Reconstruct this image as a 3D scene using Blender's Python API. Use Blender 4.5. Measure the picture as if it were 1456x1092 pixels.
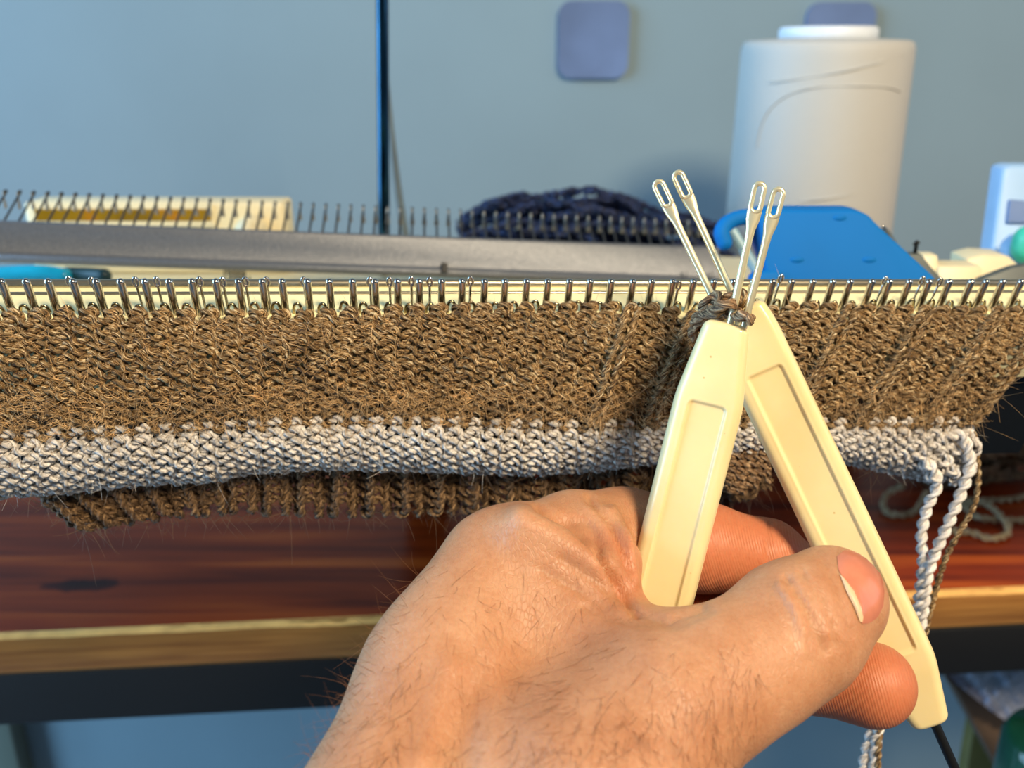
import bpy, bmesh, math, random
import numpy as np
from mathutils import Vector, Matrix
random.seed(7); rng = np.random.default_rng(7)
for o in list(bpy.data.objects): bpy.data.objects.remove(o)
scene = bpy.context.scene
COL = scene.collection

# ------------------------------------------------------------------ camera
F = 1300.0; PITCH = math.radians(20); CT, ST = math.cos(PITCH), math.sin(PITCH)
CAM = np.array([0.0, 0.0, 0.955])
RT = np.array([1.0, 0, 0]); FW = np.array([0, CT, -ST]); UP = np.array([0, ST, CT])
def P(px, py, d):
    """point at depth d (metres along the optical axis) that the photograph shows at px, py"""
    px = np.asarray(px, float); py = np.asarray(py, float); d = np.asarray(d, float)
    a = (px-728)/F; b = (546-py)/F
    return CAM + d[..., None]*(FW + a[..., None]*RT + b[..., None]*UP)
def PZ(px, py, z):
    r = FW + (px-728)/F*RT + (546-py)/F*UP
    return CAM + r*((z-CAM[2])/r[2])
def PY(px, py, y):
    r = FW + (px-728)/F*RT + (546-py)/F*UP
    return CAM + r*(y/r[1])
def proj(p):
    q = np.asarray(p)-CAM; d = q@FW
    return 728+F*(q@RT)/d, 546-F*(q@UP)/d, d
cam = bpy.data.cameras.new('camera'); camo = bpy.data.objects.new('camera', cam); COL.objects.link(camo)
camo.location = CAM; camo.rotation_euler = (math.pi/2-PITCH, 0, 0)
cam.sensor_fit = 'HORIZONTAL'; cam.sensor_width = 36; cam.lens = 36*F/1456; cam.clip_start = 0.005; cam.clip_end = 20
cam.dof.use_dof = True; cam.dof.focus_distance = 0.176; cam.dof.aperture_fstop = cam.lens/1000/0.0019
scene.camera = camo

# ------------------------------------------------------------------ world, lights, exposure
w = bpy.data.worlds.new('room_light'); scene.world = w; w.use_nodes = True
w.node_tree.nodes['Background'].inputs[0].default_value = (0.55, 0.66, 0.8, 1)
w.node_tree.nodes['Background'].inputs[1].default_value = 0.16
def area(name, loc, target, size, power, color, sy=None):
    l = bpy.data.lights.new(name, 'AREA'); l.energy = power; l.color = color; l.size = size
    if sy: l.shape = 'RECTANGLE'; l.size_y = sy
    o = bpy.data.objects.new(name, l); COL.objects.link(o); o.location = loc
    o.rotation_euler = (Vector(target)-Vector(loc)).to_track_quat('-Z', 'Y').to_euler(); return o
area('window_daylight', (-1.45, 0.02, 0.98), (0.05, 0.5, 0.7), 1.0, 46.0, (0.38, 0.68, 1.0), 1.8)
area('desk_lamp', (0.30, -0.32, 1.42), (0.02, 0.2, 0.87), 0.16, 9.6, (1.0, 0.80, 0.54))
area('side_daylight', (1.6, 0.0, 1.4), (0.0, 0.5, 0.95), 0.9, 4.0, (0.75, 0.85, 1.0))
scene.view_settings.view_transform = 'Standard'; scene.view_settings.look = 'None'
scene.view_settings.exposure = 0.16; scene.view_settings.gamma = 1.0
scene.view_settings.use_curve_mapping = False

# ------------------------------------------------------------------ materials
def lin(c):
    return tuple(((v/255)/12.92 if v/255 <= .04045 else ((v/255+.055)/1.055)**2.4) for v in c)+(1,)
class NT:
    def __init__(s, name):
        s.m = bpy.data.materials.new(name); s.m.use_nodes = True; s.t = s.m.node_tree
        s.b = s.t.nodes['Principled BSDF']
    def n(s, typ, **kw):
        nd = s.t.nodes.new(typ)
        for k, v in kw.items():
            if k.startswith('_'): nd.inputs[k[1:].replace('_', ' ')].default_value = v
            else: setattr(nd, k, v)
        return nd
    def l(s, a, b): s.t.links.new(a, b)
    def set(s, **kw):
        for k, v in kw.items(): s.b.inputs[k.replace('_', ' ')].default_value = v
    def ramp(s, fac, stops):
        r = s.n('ShaderNodeValToRGB'); e = r.color_ramp.elements
        while len(e) < len(stops): e.new(.5)
        for i, (p, c) in enumerate(stops): e[i].position = p; e[i].color = c if len(c) == 4 else lin(c)
        s.l(fac, r.inputs[0]); return r
    def bump(s, h, strength, dist):
        b = s.n('ShaderNodeBump'); b.inputs['Strength'].default_value = strength; b.inputs['Distance'].default_value = dist
        s.l(h, b.inputs['Height']); s.l(b.outputs[0], s.b.inputs['Normal']); return b
def plain(name, rgb, rough=.5, metal=0., noise=.06, scale=60., bump=0., **kw):
    t = NT(name); tc = t.n('ShaderNodeTexCoord'); nz = t.n('ShaderNodeTexNoise', _Scale=scale, _Detail=5.)
    t.l(tc.outputs['Object'], nz.inputs['Vector'])
    a = tuple(max(0, v*(1-noise*2)) for v in rgb); b = tuple(min(255, v*(1+noise*1.2)) for v in rgb)
    r = t.ramp(nz.outputs[0], [(.3, a), (.7, b)]); t.l(r.outputs[0], t.b.inputs['Base Color'])
    t.set(Roughness=rough, Metallic=metal, **kw)
    if bump: t.bump(nz.outputs[0], bump, .001)
    return t.m
def yarn_mat(name, cols, dark, fib=.9, fuzz=.0):
    t = NT(name); uv = t.n('ShaderNodeUVMap'); uv.uv_map = 'uv'
    mp = t.n('ShaderNodeMapping'); mp.inputs['Scale'].default_value = (.42, 6.0, 1); t.l(uv.outputs[0], mp.inputs[0])
    nz = t.n('ShaderNodeTexNoise', _Scale=1.6, _Detail=4., _Roughness=.6); t.l(mp.outputs[0], nz.inputs['Vector'])
    r = t.ramp(nz.outputs[0], [(.40, dark), (.475, cols[0]), (.54, cols[1]), (.61, cols[2])])
    n2 = t.n('ShaderNodeTexNoise', _Scale=160., _Detail=2.); tc = t.n('ShaderNodeTexCoord'); t.l(tc.outputs['Object'], n2.inputs['Vector'])
    mx = t.n('ShaderNodeMix', data_type='RGBA', blend_type='MULTIPLY'); mx.inputs[0].default_value = fib*.5
    r2 = t.ramp(n2.outputs[0], [(.35, (150, 140, 130)), (.65, (255, 255, 255))])
    t.l(r.outputs[0], mx.inputs[6]); t.l(r2.outputs[0], mx.inputs[7]); t.l(mx.outputs[2], t.b.inputs['Base Color'])
    t.set(Roughness=.6)
    t.bump(nz.outputs[0], 1., .0006); return t.m
M = {}
M['wall'] = plain('painted_wall', (131, 154, 164), .85, noise=.015, scale=6)
M['floor'] = plain('floor_boards', (96, 110, 122), .6, noise=.05, scale=5)
M['chrome'] = plain('polished_steel', (205, 200, 192), .16, 1., noise=.03)
M['needle'] = plain('nickel_needle', (250, 238, 196), .28, .72, noise=.02)  # cream base colour stands in for warm reflections on the nickel
M['bed'] = plain('needle_bed_plate', (250, 238, 186), .36, .2, noise=.03, scale=30)  # steel plate; the warm lamp's reflection is put into its cream base colour
M['rail'] = plain('bed_rail_steel', (168, 160, 140), .28, .9, noise=.05)
M['dark_metal'] = plain('dark_steel', (38, 40, 42), .35, .7)
M['brass'] = plain('tarnished_hook', (150, 140, 110), .25, 1.)
M['wire'] = plain('comb_wire', (54, 52, 50), .4, .3)
M['tip'] = plain('comb_wire_tip', (150, 146, 136), .3, .6)
M['black'] = plain('black_powder_coat', (5, 5, 6), .6, bump=.1, scale=900)
M['cream_case'] = plain('cream_plastic_case', (222, 210, 172), .45, noise=.03, scale=12)
M['grey_paint'] = None
M['blue'] = plain('blue_plastic', (0, 104, 178), .7, noise=.02, scale=20, **{'Specular_IOR_Level': .2})
M['blue_dark'] = plain('deep_blue_recess', (0, 60, 130), .5, noise=.02)
M['pale_rod'] = plain('pale_blue_rod', (130, 165, 180), .4)
M['teal'] = plain('teal_plastic', (10, 160, 200), .3, noise=.05, scale=40)
M['teal_dark'] = plain('dark_teal_plastic', (6, 52, 62), .35)
M['green'] = plain('mint_green_plastic', (60, 190, 160), .4)
M['pale_blue'] = plain('pale_blue_plastic', (150, 185, 220), .5, noise=.02)
M['slate'] = plain('slate_grey_metal', (76, 84, 84), .5, .2)
M['sticker'] = plain('slate_blue_pad', (98, 120, 158), .7, noise=.06, scale=20)
M['amber'] = None
M['rod'] = plain('blued_steel_rod', (44, 80, 104), .14, 1.)
M['thumbnail'] = plain('nail_keratin', (190, 118, 92), .25, noise=.04, scale=200)
M['lunula'] = plain('nail_edge', (226, 190, 150), .4, noise=.03)
M['hair'] = plain('body_hair', (120, 78, 46), .5, noise=.02)
M['cone_core'] = plain('white_cone_core', (214, 222, 230), .5, noise=.01)
M['shadow_gray'] = plain('rod_shadow_strand', (84, 96, 100), .6)
t = NT('hammered_grey_paint'); tc = t.n('ShaderNodeTexCoord'); nz = t.n('ShaderNodeTexNoise', _Scale=1600., _Detail=2.)
t.l(tc.outputs['Object'], nz.inputs['Vector']); r = t.ramp(nz.outputs[0], [(.3, (82, 87, 95)), (.7, (97, 102, 110))])
t.l(r.outputs[0], t.b.inputs['Base Color']); t.set(Roughness=.38, Metallic=.25); t.bump(nz.outputs[0], .35, .0004); M['grey_paint'] = t.m
t = NT('amber_scale'); tc = t.n('ShaderNodeTexCoord'); nz = t.n('ShaderNodeTexNoise', _Scale=45., _Detail=3.)
t.l(tc.outputs['Object'], nz.inputs['Vector']); r = t.ramp(nz.outputs[0], [(.35, (110, 84, 10)), (.55, (140, 108, 20)), (.72, (190, 110, 20))])
t.l(r.outputs[0], t.b.inputs['Base Color']); t.set(Roughness=.15); M['amber'] = t.m
# brown and white yarns
BR = [(128, 94, 48), (178, 144, 92), (244, 226, 186)]
M['brown'] = yarn_mat('brown_heather_wool', BR, (44, 24, 8))
M['brown_grey'] = yarn_mat('greyed_brown_wool', [(142, 106, 70), (176, 140, 100), (214, 184, 144)], (66, 44, 26))
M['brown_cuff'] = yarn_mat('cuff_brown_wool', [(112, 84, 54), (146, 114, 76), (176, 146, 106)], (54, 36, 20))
M['white'] = yarn_mat('white_wool', [(238, 233, 226), (247, 244, 239), (253, 252, 249)], (214, 206, 198), .4)
M['cream_yarn'] = yarn_mat('cream_yarn', [(196, 178, 140), (214, 198, 160), (228, 214, 180)], (160, 140, 100), .4)
M['fuzz_b'] = plain('brown_wool_fibre', (206, 168, 118), .6, noise=.2, scale=300)
M['fuzz_w'] = plain('white_wool_fibre', (226, 220, 210), .6)
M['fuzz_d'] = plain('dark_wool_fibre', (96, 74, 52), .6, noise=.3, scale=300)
M['navy'] = yarn_mat('navy_yarn', [(6, 14, 46), (12, 30, 84), (50, 90, 160)], (2, 4, 14), .5)
# cream handle plastic
t = NT('cream_handle_plastic'); tc = t.n('ShaderNodeTexCoord'); nz = t.n('ShaderNodeTexNoise', _Scale=90., _Detail=3.)
t.l(tc.outputs['Object'], nz.inputs['Vector']); r = t.ramp(nz.outputs[0], [(.3, (220, 203, 152)), (.7, (228, 213, 165))])
sp = t.n('ShaderNodeTexVoronoi', _Scale=260.); t.l(tc.outputs['Object'], sp.inputs['Vector'])
rs = t.ramp(sp.outputs['Distance'], [(.03, (190, 160, 105)), (.07, (255, 255, 255))])
mx = t.n('ShaderNodeMix', data_type='RGBA', blend_type='MULTIPLY'); mx.inputs[0].default_value = .6
t.l(r.outputs[0], mx.inputs[6]); t.l(rs.outputs[0], mx.inputs[7]); t.l(mx.outputs[2], t.b.inputs['Base Color'])
t.set(Roughness=.22, Subsurface_Weight=.25, Subsurface_Scale=.003); t.b.inputs['Subsurface Radius'].default_value = (1, .75, .3); M['handle'] = t.m
# wood
t = NT('stained_pine'); tc = t.n('ShaderNodeTexCoord'); mp = t.n('ShaderNodeMapping'); mp.inputs['Scale'].default_value = (2.2, 34, 34)
t.l(tc.outputs['Object'], mp.inputs[0]); nz = t.n('ShaderNodeTexNoise', _Scale=3., _Detail=6., _Distortion=.4); t.l(mp.outputs[0], nz.inputs['Vector'])
r = t.ramp(nz.outputs[0], [(.3, (84, 22, 5)), (.5, (140, 50, 12)), (.7, (184, 84, 26))])
# knot: ellipse at fixed place on the board
KN = PZ(115, 832, 0.75)
sub = t.n('ShaderNodeVectorMath', operation='SUBTRACT'); sub.inputs[1].default_value = tuple(KN); t.l(tc.outputs['Object'], sub.inputs[0])
ml = t.n('ShaderNodeVectorMath', operation='MULTIPLY'); ml.inputs[1].default_value = (1/.0195, 1/.0058, 0); t.l(sub.outputs[0], ml.inputs[0])
ln = t.n('ShaderNodeVectorMath', operation='LENGTH'); t.l(ml.outputs[0], ln.inputs[0])
n3 = t.n('ShaderNodeTexNoise', _Scale=90.); t.l(tc.outputs['Object'], n3.inputs['Vector'])
ad = t.n('ShaderNodeMath', operation='ADD'); t.l(ln.outputs['Value'], ad.inputs[0]); t.l(n3.outputs[0], ad.inputs[1])
rk = t.ramp(ad.outputs[0], [(.36, (60, 24, 18)), (.62, (120, 60, 44)), (.74, (255, 255, 255))])
sc = t.n('ShaderNodeMath', operation='MULTIPLY'); sc.inputs[1].default_value = .55; t.l(ad.outputs[0], sc.inputs[0]); t.l(sc.outputs[0], rk.inputs[0])
mx = t.n('ShaderNodeMix', data_type='RGBA', blend_type='MULTIPLY'); mx.inputs[0].default_value = .9
t.l(r.outputs[0], mx.inputs[6]); t.l(rk.outputs[0], mx.inputs[7]); t.l(mx.outputs[2], t.b.inputs['Base Color']); t.set(Roughness=.36); t.b.inputs['Specular IOR Level'].default_value = .18
t.bump(nz.outputs[0], .08, .001); M['wood'] = t.m
t = NT('worn_board_edge'); tc = t.n('ShaderNodeTexCoord'); mp = t.n('ShaderNodeMapping'); mp.inputs['Scale'].default_value = (6, 60, 160)
t.l(tc.outputs['Object'], mp.inputs[0]); nz = t.n('ShaderNodeTexNoise', _Scale=3., _Detail=6.); t.l(mp.outputs[0], nz.inputs['Vector'])
r = t.ramp(nz.outputs[0], [(.3, (128, 80, 34)), (.7, (172, 120, 58))]); t.l(r.outputs[0], t.b.inputs['Base Color']); t.set(Roughness=.4)
t.bump(nz.outputs[0], .2, .001); M['wood_edge'] = t.m
# wound thread cone
t = NT('wound_thread'); tc = t.n('ShaderNodeTexCoord'); wv = t.n('ShaderNodeTexWave', _Scale=420., _Distortion=1.5, _Detail=2.); wv.bands_direction = 'Z'
t.l(tc.outputs['Object'], wv.inputs['Vector']); r = t.ramp(wv.outputs[0], [(.2, (170, 170, 166)), (.8, (192, 191, 186))])
t.l(r.outputs[0], t.b.inputs['Base Color']); t.set(Roughness=.6); t.bump(wv.outputs[0], .15, .0005); M['thread'] = t.m
# clear bag
t = NT('clear_plastic_film'); t.set(Base_Color=(.36, .40, .55, 1), Roughness=.15, Alpha=.72, Metallic=0.); M['film'] = t.m

# ------------------------------------------------------------------ mesh helpers
def tag(o, label=None, cat=None, group=None, kind=None):
    for k, v in (('label', label), ('category', cat), ('group', group), ('kind', kind)):
        if v: o[k] = v
    return o
def empty(name, loc, label=None, cat=None, group=None):
    o = bpy.data.objects.new(name, None); COL.objects.link(o); o.location = tuple(loc); o.empty_display_size = .01
    bpy.context.view_layer.update() if False else None
    return tag(o, label, cat, group)
def link(name, me, mat, parent=None):
    o = bpy.data.objects.new(name, me); COL.objects.link(o)
    if mat is not None:
        for m_ in (mat if isinstance(mat, (list, tuple)) else [mat]):
            me.materials.append(m_)
    if parent is not None:
        o.parent = parent; o.matrix_parent_inverse = Matrix.Translation(-Vector(parent.location))
    return o
def fast(name, V, Q, mat, parent=None, uv=None, smooth=True, tri=False):
    V = np.ascontiguousarray(V, np.float32).reshape(-1, 3); Q = np.ascontiguousarray(Q, np.int32)
    k = Q.shape[1]; me = bpy.data.meshes.new(name)
    me.vertices.add(len(V)); me.vertices.foreach_set('co', V.ravel())
    me.loops.add(Q.size); me.loops.foreach_set('vertex_index', Q.ravel())
    me.polygons.add(len(Q)); me.polygons.foreach_set('loop_start', np.arange(0, Q.size, k, dtype=np.int32))
    me.polygons.foreach_set('use_smooth', np.full(len(Q), smooth))
    me.update(calc_edges=True)
    if uv is not None:
        l = me.uv_layers.new(name='uv'); l.data.foreach_set('uv', np.ascontiguousarray(uv[Q.ravel()], np.float32).ravel())
    me.validate(); return link(name, me, mat, parent)
def frames(pts):
    T = np.gradient(pts, axis=0); T /= np.linalg.norm(T, axis=1)[:, None]+1e-12
    n = np.cross(T[0], [0.13, .31, 0.94]); n /= np.linalg.norm(n); N = np.empty_like(pts); N[0] = n
    for i in range(1, len(pts)):
        n = n-T[i]*(n@T[i]); n /= math.sqrt(n@n)+1e-12; N[i] = n
    return T, N, np.cross(T, N)
def tube_geo(pts, r, sides=8, caps=True):
    pts = np.asarray(pts, float); n = len(pts); r = np.broadcast_to(np.asarray(r, float), (n,))
    T, N, B = frames(pts); a = np.linspace(0, 2*np.pi, sides, endpoint=False)
    V = pts[:, None]+r[:, None, None]*(np.cos(a)[None, :, None]*N[:, None]+np.sin(a)[None, :, None]*B[:, None])
    i = np.arange(n-1)[:, None]*sides; j = np.arange(sides)[None]; k = (j+1) % sides
    Q = np.stack([i+j, i+k, i+sides+k, i+sides+j], -1).reshape(-1, 4)
    s = np.r_[0, np.cumsum(np.linalg.norm(np.diff(pts, axis=0), axis=1))]
    uv = np.stack([np.repeat(s*1000, sides), np.tile(np.arange(sides)/sides, n)], -1)
    return V.reshape(-1, 3), Q, uv
def smooth_path(ctrl, n):
    """Catmull-Rom through the control points"""
    c = np.asarray(ctrl, float); c = np.vstack([2*c[0]-c[1], c, 2*c[-1]-c[-2]]); m = len(c)-3
    t = np.linspace(0, m-1e-6, n); i = t.astype(int); f = (t-i)[:, None]
    p0, p1, p2, p3 = c[i], c[i+1], c[i+2], c[i+3]
    return .5*((2*p1)+(-p0+p2)*f+(2*p0-5*p1+4*p2-p3)*f**2+(-p0+3*p1-3*p2+p3)*f**3)
def round_tip(pts, r, k=5):
    """extend radii with rounded ends"""
    pts = np.asarray(pts, float); d0 = pts[0]-pts[1]; d0 /= np.linalg.norm(d0); d1 = pts[-1]-pts[-2]; d1 /= np.linalg.norm(d1)
    r = np.broadcast_to(np.asarray(r, float), (len(pts),)).copy(); a = np.linspace(np.pi/2*.98, .25, k)
    st = [pts[0]+d0*r[0]*math.sin(x) for x in a]; sr = [r[0]*math.cos(x) for x in a]
    en = [pts[-1]+d1*r[-1]*math.sin(x) for x in a[::-1]]; er = [r[-1]*math.cos(x) for x in a[::-1]]
    return np.vstack([st, pts, en]), np.r_[sr, r, er]
def merge(parts):
    V, Q, U = [], [], []; o = 0
    for v, q, u in parts: V.append(v); Q.append(q+o); U.append(u); o += len(v)
    return np.vstack(V), np.vstack(Q), np.vstack(U)
def tube(name, pts, r, mat, parent=None, sides=10, rounded=True):
    if rounded: pts, r = round_tip(pts, r)
    v, q, u = tube_geo(pts, r, sides); return fast(name, v, q, mat, parent, u)
def yarn_geo(pts, r, plies=2, pitch=.0042, sides=6, ph0=0.):
    pts = np.asarray(pts, float); T, N, B = frames(pts)
    s = np.r_[0, np.cumsum(np.linalg.norm(np.diff(pts, axis=0), axis=1))]
    a = np.linspace(0, 2*np.pi, sides, endpoint=False); out = []
    ro = r*(.5 if plies == 2 else .54); rp = r*(.62 if plies == 2 else .56)
    n = len(pts); i = np.arange(n-1)[:, None]*sides; j = np.arange(sides)[None]; k = (j+1) % sides
    Q = np.stack([i+j, i+k, i+sides+k, i+sides+j], -1).reshape(-1, 4)
    for p in range(plies):
        f = 2*np.pi*(s/pitch+p/plies)+ph0
        c = pts+ro*(np.cos(f)[:, None]*N+np.sin(f)[:, None]*B)
        ang = a[None]+f[:, None]
        V = c[:, None]+rp*(np.cos(ang)[..., None]*N[:, None]+np.sin(ang)[..., None]*B[:, None])
        uv = np.stack([np.repeat(s*1000+p*37+ph0*11, sides), np.tile(np.arange(sides)/sides, n)+p*.37], -1)
        out.append((V.reshape(-1, 3), Q, uv))
    return merge(out)
def yarn(name, pts, r, mat, parent=None, **kw):
    v, q, u = yarn_geo(pts, r, **kw); return fast(name, v, q, mat, parent, u)
def hairs(name, starts, dirs, lens, curls, rad, mat, parent, seg=5):
    """many fine curved three-sided fibres in one mesh"""
    n = len(starts); t = np.linspace(0, 1, seg)[None, :, None]
    pts = starts[:, None]+dirs[:, None]*lens[:, None, None]*t+curls[:, None]*lens[:, None, None]*t**2
    T = dirs[:, None]+2*curls[:, None]*t; T /= np.linalg.norm(T, axis=2)[..., None]
    A = np.cross(T, np.array([.3, .5, .8])); A /= np.linalg.norm(A, axis=2)[..., None]+1e-9; B = np.cross(T, A)
    a = np.array([0, 2.094, 4.189]); rr = (rad*(1-.75*t))[..., None]
    V = pts[:, :, None]+rr*(np.cos(a)[None, None, :, None]*A[:, :, None]+np.sin(a)[None, None, :, None]*B[:, :, None])
    h = np.arange(n)[:, None, None]*seg*3; i = np.arange(seg-1)[None, :, None]*3; j = np.arange(3)[None, None]; k = (j+1) % 3
    Q = np.stack([h+i+j, h+i+k, h+i+3+k, h+i+3+j], -1).reshape(-1, 4)
    o = fast(name, V.reshape(-1, 3), Q, mat, parent); o['kind'] = 'stuff'; return o
def bm_obj(name, bm, mat, parent=None, bevel=0, seg=2, smooth=False):
    if bevel: bmesh.ops.bevel(bm, geom=bm.edges[:], offset=bevel, segments=seg, affect='EDGES', profile=.5, clamp_overlap=True)
    bmesh.ops.recalc_face_normals(bm, faces=bm.faces[:])
    me = bpy.data.meshes.new(name); bm.to_mesh(me); bm.free()
    for p in me.polygons: p.use_smooth = smooth or bool(bevel)
    return link(name, me, mat, parent)
def prism(name, poly, vec, mat, parent=None, bevel=0, seg=3):
    bm = bmesh.new(); vs = [bm.verts.new(tuple(p)) for p in poly]; f = bm.faces.new(vs)
    e = bmesh.ops.extrude_face_region(bm, geom=[f]); nv = [g for g in e['geom'] if isinstance(g, bmesh.types.BMVert)]
    bmesh.ops.translate(bm, vec=Vector(tuple(vec)), verts=nv)
    return bm_obj(name, bm, mat, parent, bevel, seg)
def box(name, lo, hi, mat, parent=None, bevel=0, seg=2):
    bm = bmesh.new(); bmesh.ops.create_cube(bm, size=1)
    for v in bm.verts: v.co = Vector([lo[i]+(v.co[i]+.5)*(hi[i]-lo[i]) for i in range(3)])
    return bm_obj(name, bm, mat, parent, bevel, seg)
def loft_line(name, prof, A, B, mat, parent=None, n=2):
    """profile list of 3D offsets swept along A-B, capped"""
    prof = np.asarray(prof); k = len(prof); V = np.vstack([A+(B-A)*f+prof for f in np.linspace(0, 1, n)])
    bm = bmesh.new(); vs = [bm.verts.new(tuple(v)) for v in V]
    for i in range(n-1):
        for j in range(k):
            bm.faces.new([vs[i*k+j], vs[i*k+(j+1) % k], vs[(i+1)*k+(j+1) % k], vs[(i+1)*k+j]])
    bm.faces.new(vs[:k]); bm.faces.new(vs[-k:])
    o = bm_obj(name, bm, mat, parent)
    return o
def lathe(name, prof, c, mat, parent=None, seg=64, ax=None):
    prof = np.asarray(prof, float); a = np.linspace(0, 2*np.pi, seg, endpoint=False)
    V = np.stack([c[0]+prof[:, 0][:, None]*np.cos(a), c[1]+prof[:, 0][:, None]*np.sin(a), c[2]+np.repeat(prof[:, 1][:, None], seg, 1)], -1)
    n = len(prof); i = np.arange(n-1)[:, None]*seg; j = np.arange(seg)[None]; k = (j+1) % seg
    Q = np.stack([i+j, i+k, i+seg+k, i+seg+j], -1).reshape(-1, 4)
    return fast(name, V.reshape(-1, 3), Q, mat, parent)
def unit(v): v = np.asarray(v, float); return v/np.linalg.norm(v)
TZ = 0.75                                                           # table top
# ------------------------------------------------------------------ structure
WY = 0.66
def struct(o): o['kind'] = 'structure'; return o
struct(box('wall_back', (-2.2, WY, 0), (2.2, WY+.1, 2.4), M['wall']))
struct(box('floor', (-2.2, -1.8, -.05), (2.2, WY, 0), M['floor']))
struct(box('baseboard_back', (-2.2, WY-.012, 0), (2.2, WY, .09), M['cone_core'], bevel=.003))
def pad(cx, cy, w_, h_, label):
    p = PY(cx, cy, WY); bm = bmesh.new(); r = .009; vs = []
    for qx, qy, a0 in ((1, 1, 0), (-1, 1, 90), (-1, -1, 180), (1, -1, 270)):
        for k in range(7):
            a = math.radians(a0+k*15); vs.append(bm.verts.new((p[0]+qx*(w_/2-r)+r*math.cos(a), WY-.0045, p[2]+qy*(h_/2-r)+r*math.sin(a))))
    f = bm.faces.new(vs); e = bmesh.ops.extrude_face_region(bm, geom=[f])
    bmesh.ops.translate(bm, vec=(0, .004, 0), verts=[g for g in e['geom'] if isinstance(g, bmesh.types.BMVert)])
    o = bm_obj('wall_pad', bm, M['sticker']); return tag(o, label, 'wall pad', 'rounded square pads stuck on the wall')
pad(843, 57, .0475, .0490, 'slate blue rounded square pad stuck alone on the bare wall')
pad(1190, 58, .046, .0480, 'slate blue rounded square pad on the wall, peeking above the thread cone')

# ------------------------------------------------------------------ table
E0 = PZ(0, 905, TZ); E1 = PZ(1456, 838, TZ); ed = unit(E1-E0); en = np.array([-ed[1], ed[0], 0])   # front edge direction, inward normal
A = E0-ed*.55; B = E1+ed*.45
tbl = empty('desk', ((A+B)/2)*[1, 1, 0]+np.array([0, .12, 0]), 'dark stained wooden desk with worn pale front edge on a black metal frame', 'desk')
TH = .017
back = WY-.02
def board(name, inn, out, z0, z1, mat, bev=0):
    a, b = A+en*inn, B+en*inn
    poly = [(a[0], a[1], z0), (b[0], b[1], z0), (b[0], min(b[1]+out, back), z0), (a[0], min(a[1]+out, back), z0)]
    return prism(name, poly, (0, 0, z1-z0), mat, tbl, bev)
board('tabletop', .0016, .5, TZ-TH, TZ, M['wood'])
# worn front edge, slightly ragged arris
n = 260; f = np.linspace(0, 1, n); rag = np.convolve(rng.normal(0, 1, n), np.ones(4)/4, 'same')*.00035
prof = np.array([[0.0016, 0.0001], [.0004, -.0002], [-.0004, -.0012], [-.0006, -.006], [-.0006, -.0155], [.0002, -TH], [.0016, -TH]])
V = np.array([[*(A+(B-A)*f[i]+en*(p[0]+(rag[i] if k in (1, 2) else 0)))[:2], TZ+p[1]+(rag[i]*.6 if k in (1, 2) else 0)] for i in range(n) for k, p in enumerate(prof)])
k = len(prof); i_ = np.arange(n-1)[:, None]*k; j_ = np.arange(k-1)[None]
fast('edge_band', V, np.stack([i_+j_, i_+j_+1, i_+k+j_+1, i_+k+j_], -1).reshape(-1, 4), M['wood_edge'], tbl)
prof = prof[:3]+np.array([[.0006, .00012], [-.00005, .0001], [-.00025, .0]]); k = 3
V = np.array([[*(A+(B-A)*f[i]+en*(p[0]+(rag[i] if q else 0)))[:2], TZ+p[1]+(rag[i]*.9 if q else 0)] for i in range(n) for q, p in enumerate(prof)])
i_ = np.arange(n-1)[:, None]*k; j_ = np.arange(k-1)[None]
o = fast('worn_arris_glint', V, np.stack([i_+j_, i_+j_+1, i_+k+j_+1, i_+k+j_], -1).reshape(-1, 4), plain('worn_wood_glint', (244, 190, 112), .3, noise=.05, scale=120), tbl); o['label'] = 'worn corner of the desk edge with a painted pale highlight'  # pale gold paints the lamp highlight onto the worn arris
def rail_(name, inn, w_, z0, z1, a_=0, b_=1):
    a, b = A+(B-A)*a_+en*inn, A+(B-A)*b_+en*inn
    poly = [(a[0], a[1], z0), (b[0], b[1], z0), (b[0]+en[0]*w_, b[1]+en[1]*w_, z0), (a[0]+en[0]*w_, a[1]+en[1]*w_, z0)]
    return prism(name, poly, (0, 0, z1-z0), M['black'], tbl, .0022, 3)
rail_('frame_rail', .001, .02, TZ-TH-.0250, TZ-TH)
rail_('frame_rail', .25, .02, TZ-TH-.0250, TZ-TH)
for a_ in (.01, .97):
    for inn in (.001, .25):
        p = A+(B-A)*a_+en*inn; box('leg', (p[0], p[1], 0), (p[0]+.025, p[1]+.02, TZ-TH-.025), M['black'], tbl, .002)

# ------------------------------------------------------------------ knitting machine
def inv(px): return 5.81-0.96*np.asarray(px, float)/1456
def D0(px): return 1/inv(px)
L3, R3 = P(-110, 400, D0(-110)), P(1580, 400, D0(1580))
km = empty('knitting_machine', (0.02, .30, TZ), 'long cream cased flatbed machine with a row of chrome pegs over the desk', 'knitting machine')
vdn = unit(FW+(-108/F)*RT-(1554/F)*UP)        # direction of the pegs, downwards
ax = unit(R3-L3)
backv = unit(np.cross(ax, np.cross(vdn, ax)) if False else np.cross(vdn, ax)); backv = backv if backv[1] > 0 else -backv   # along the bed surface, away from us
# bed surface: passes through peg bottoms
def bedpt(px): return P(px, 399, D0(px))+vdn*.0076
def bed_along(f): return L3+(R3-L3)*f
b0, b1 = L3+vdn*.0078, R3+vdn*.0078
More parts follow.
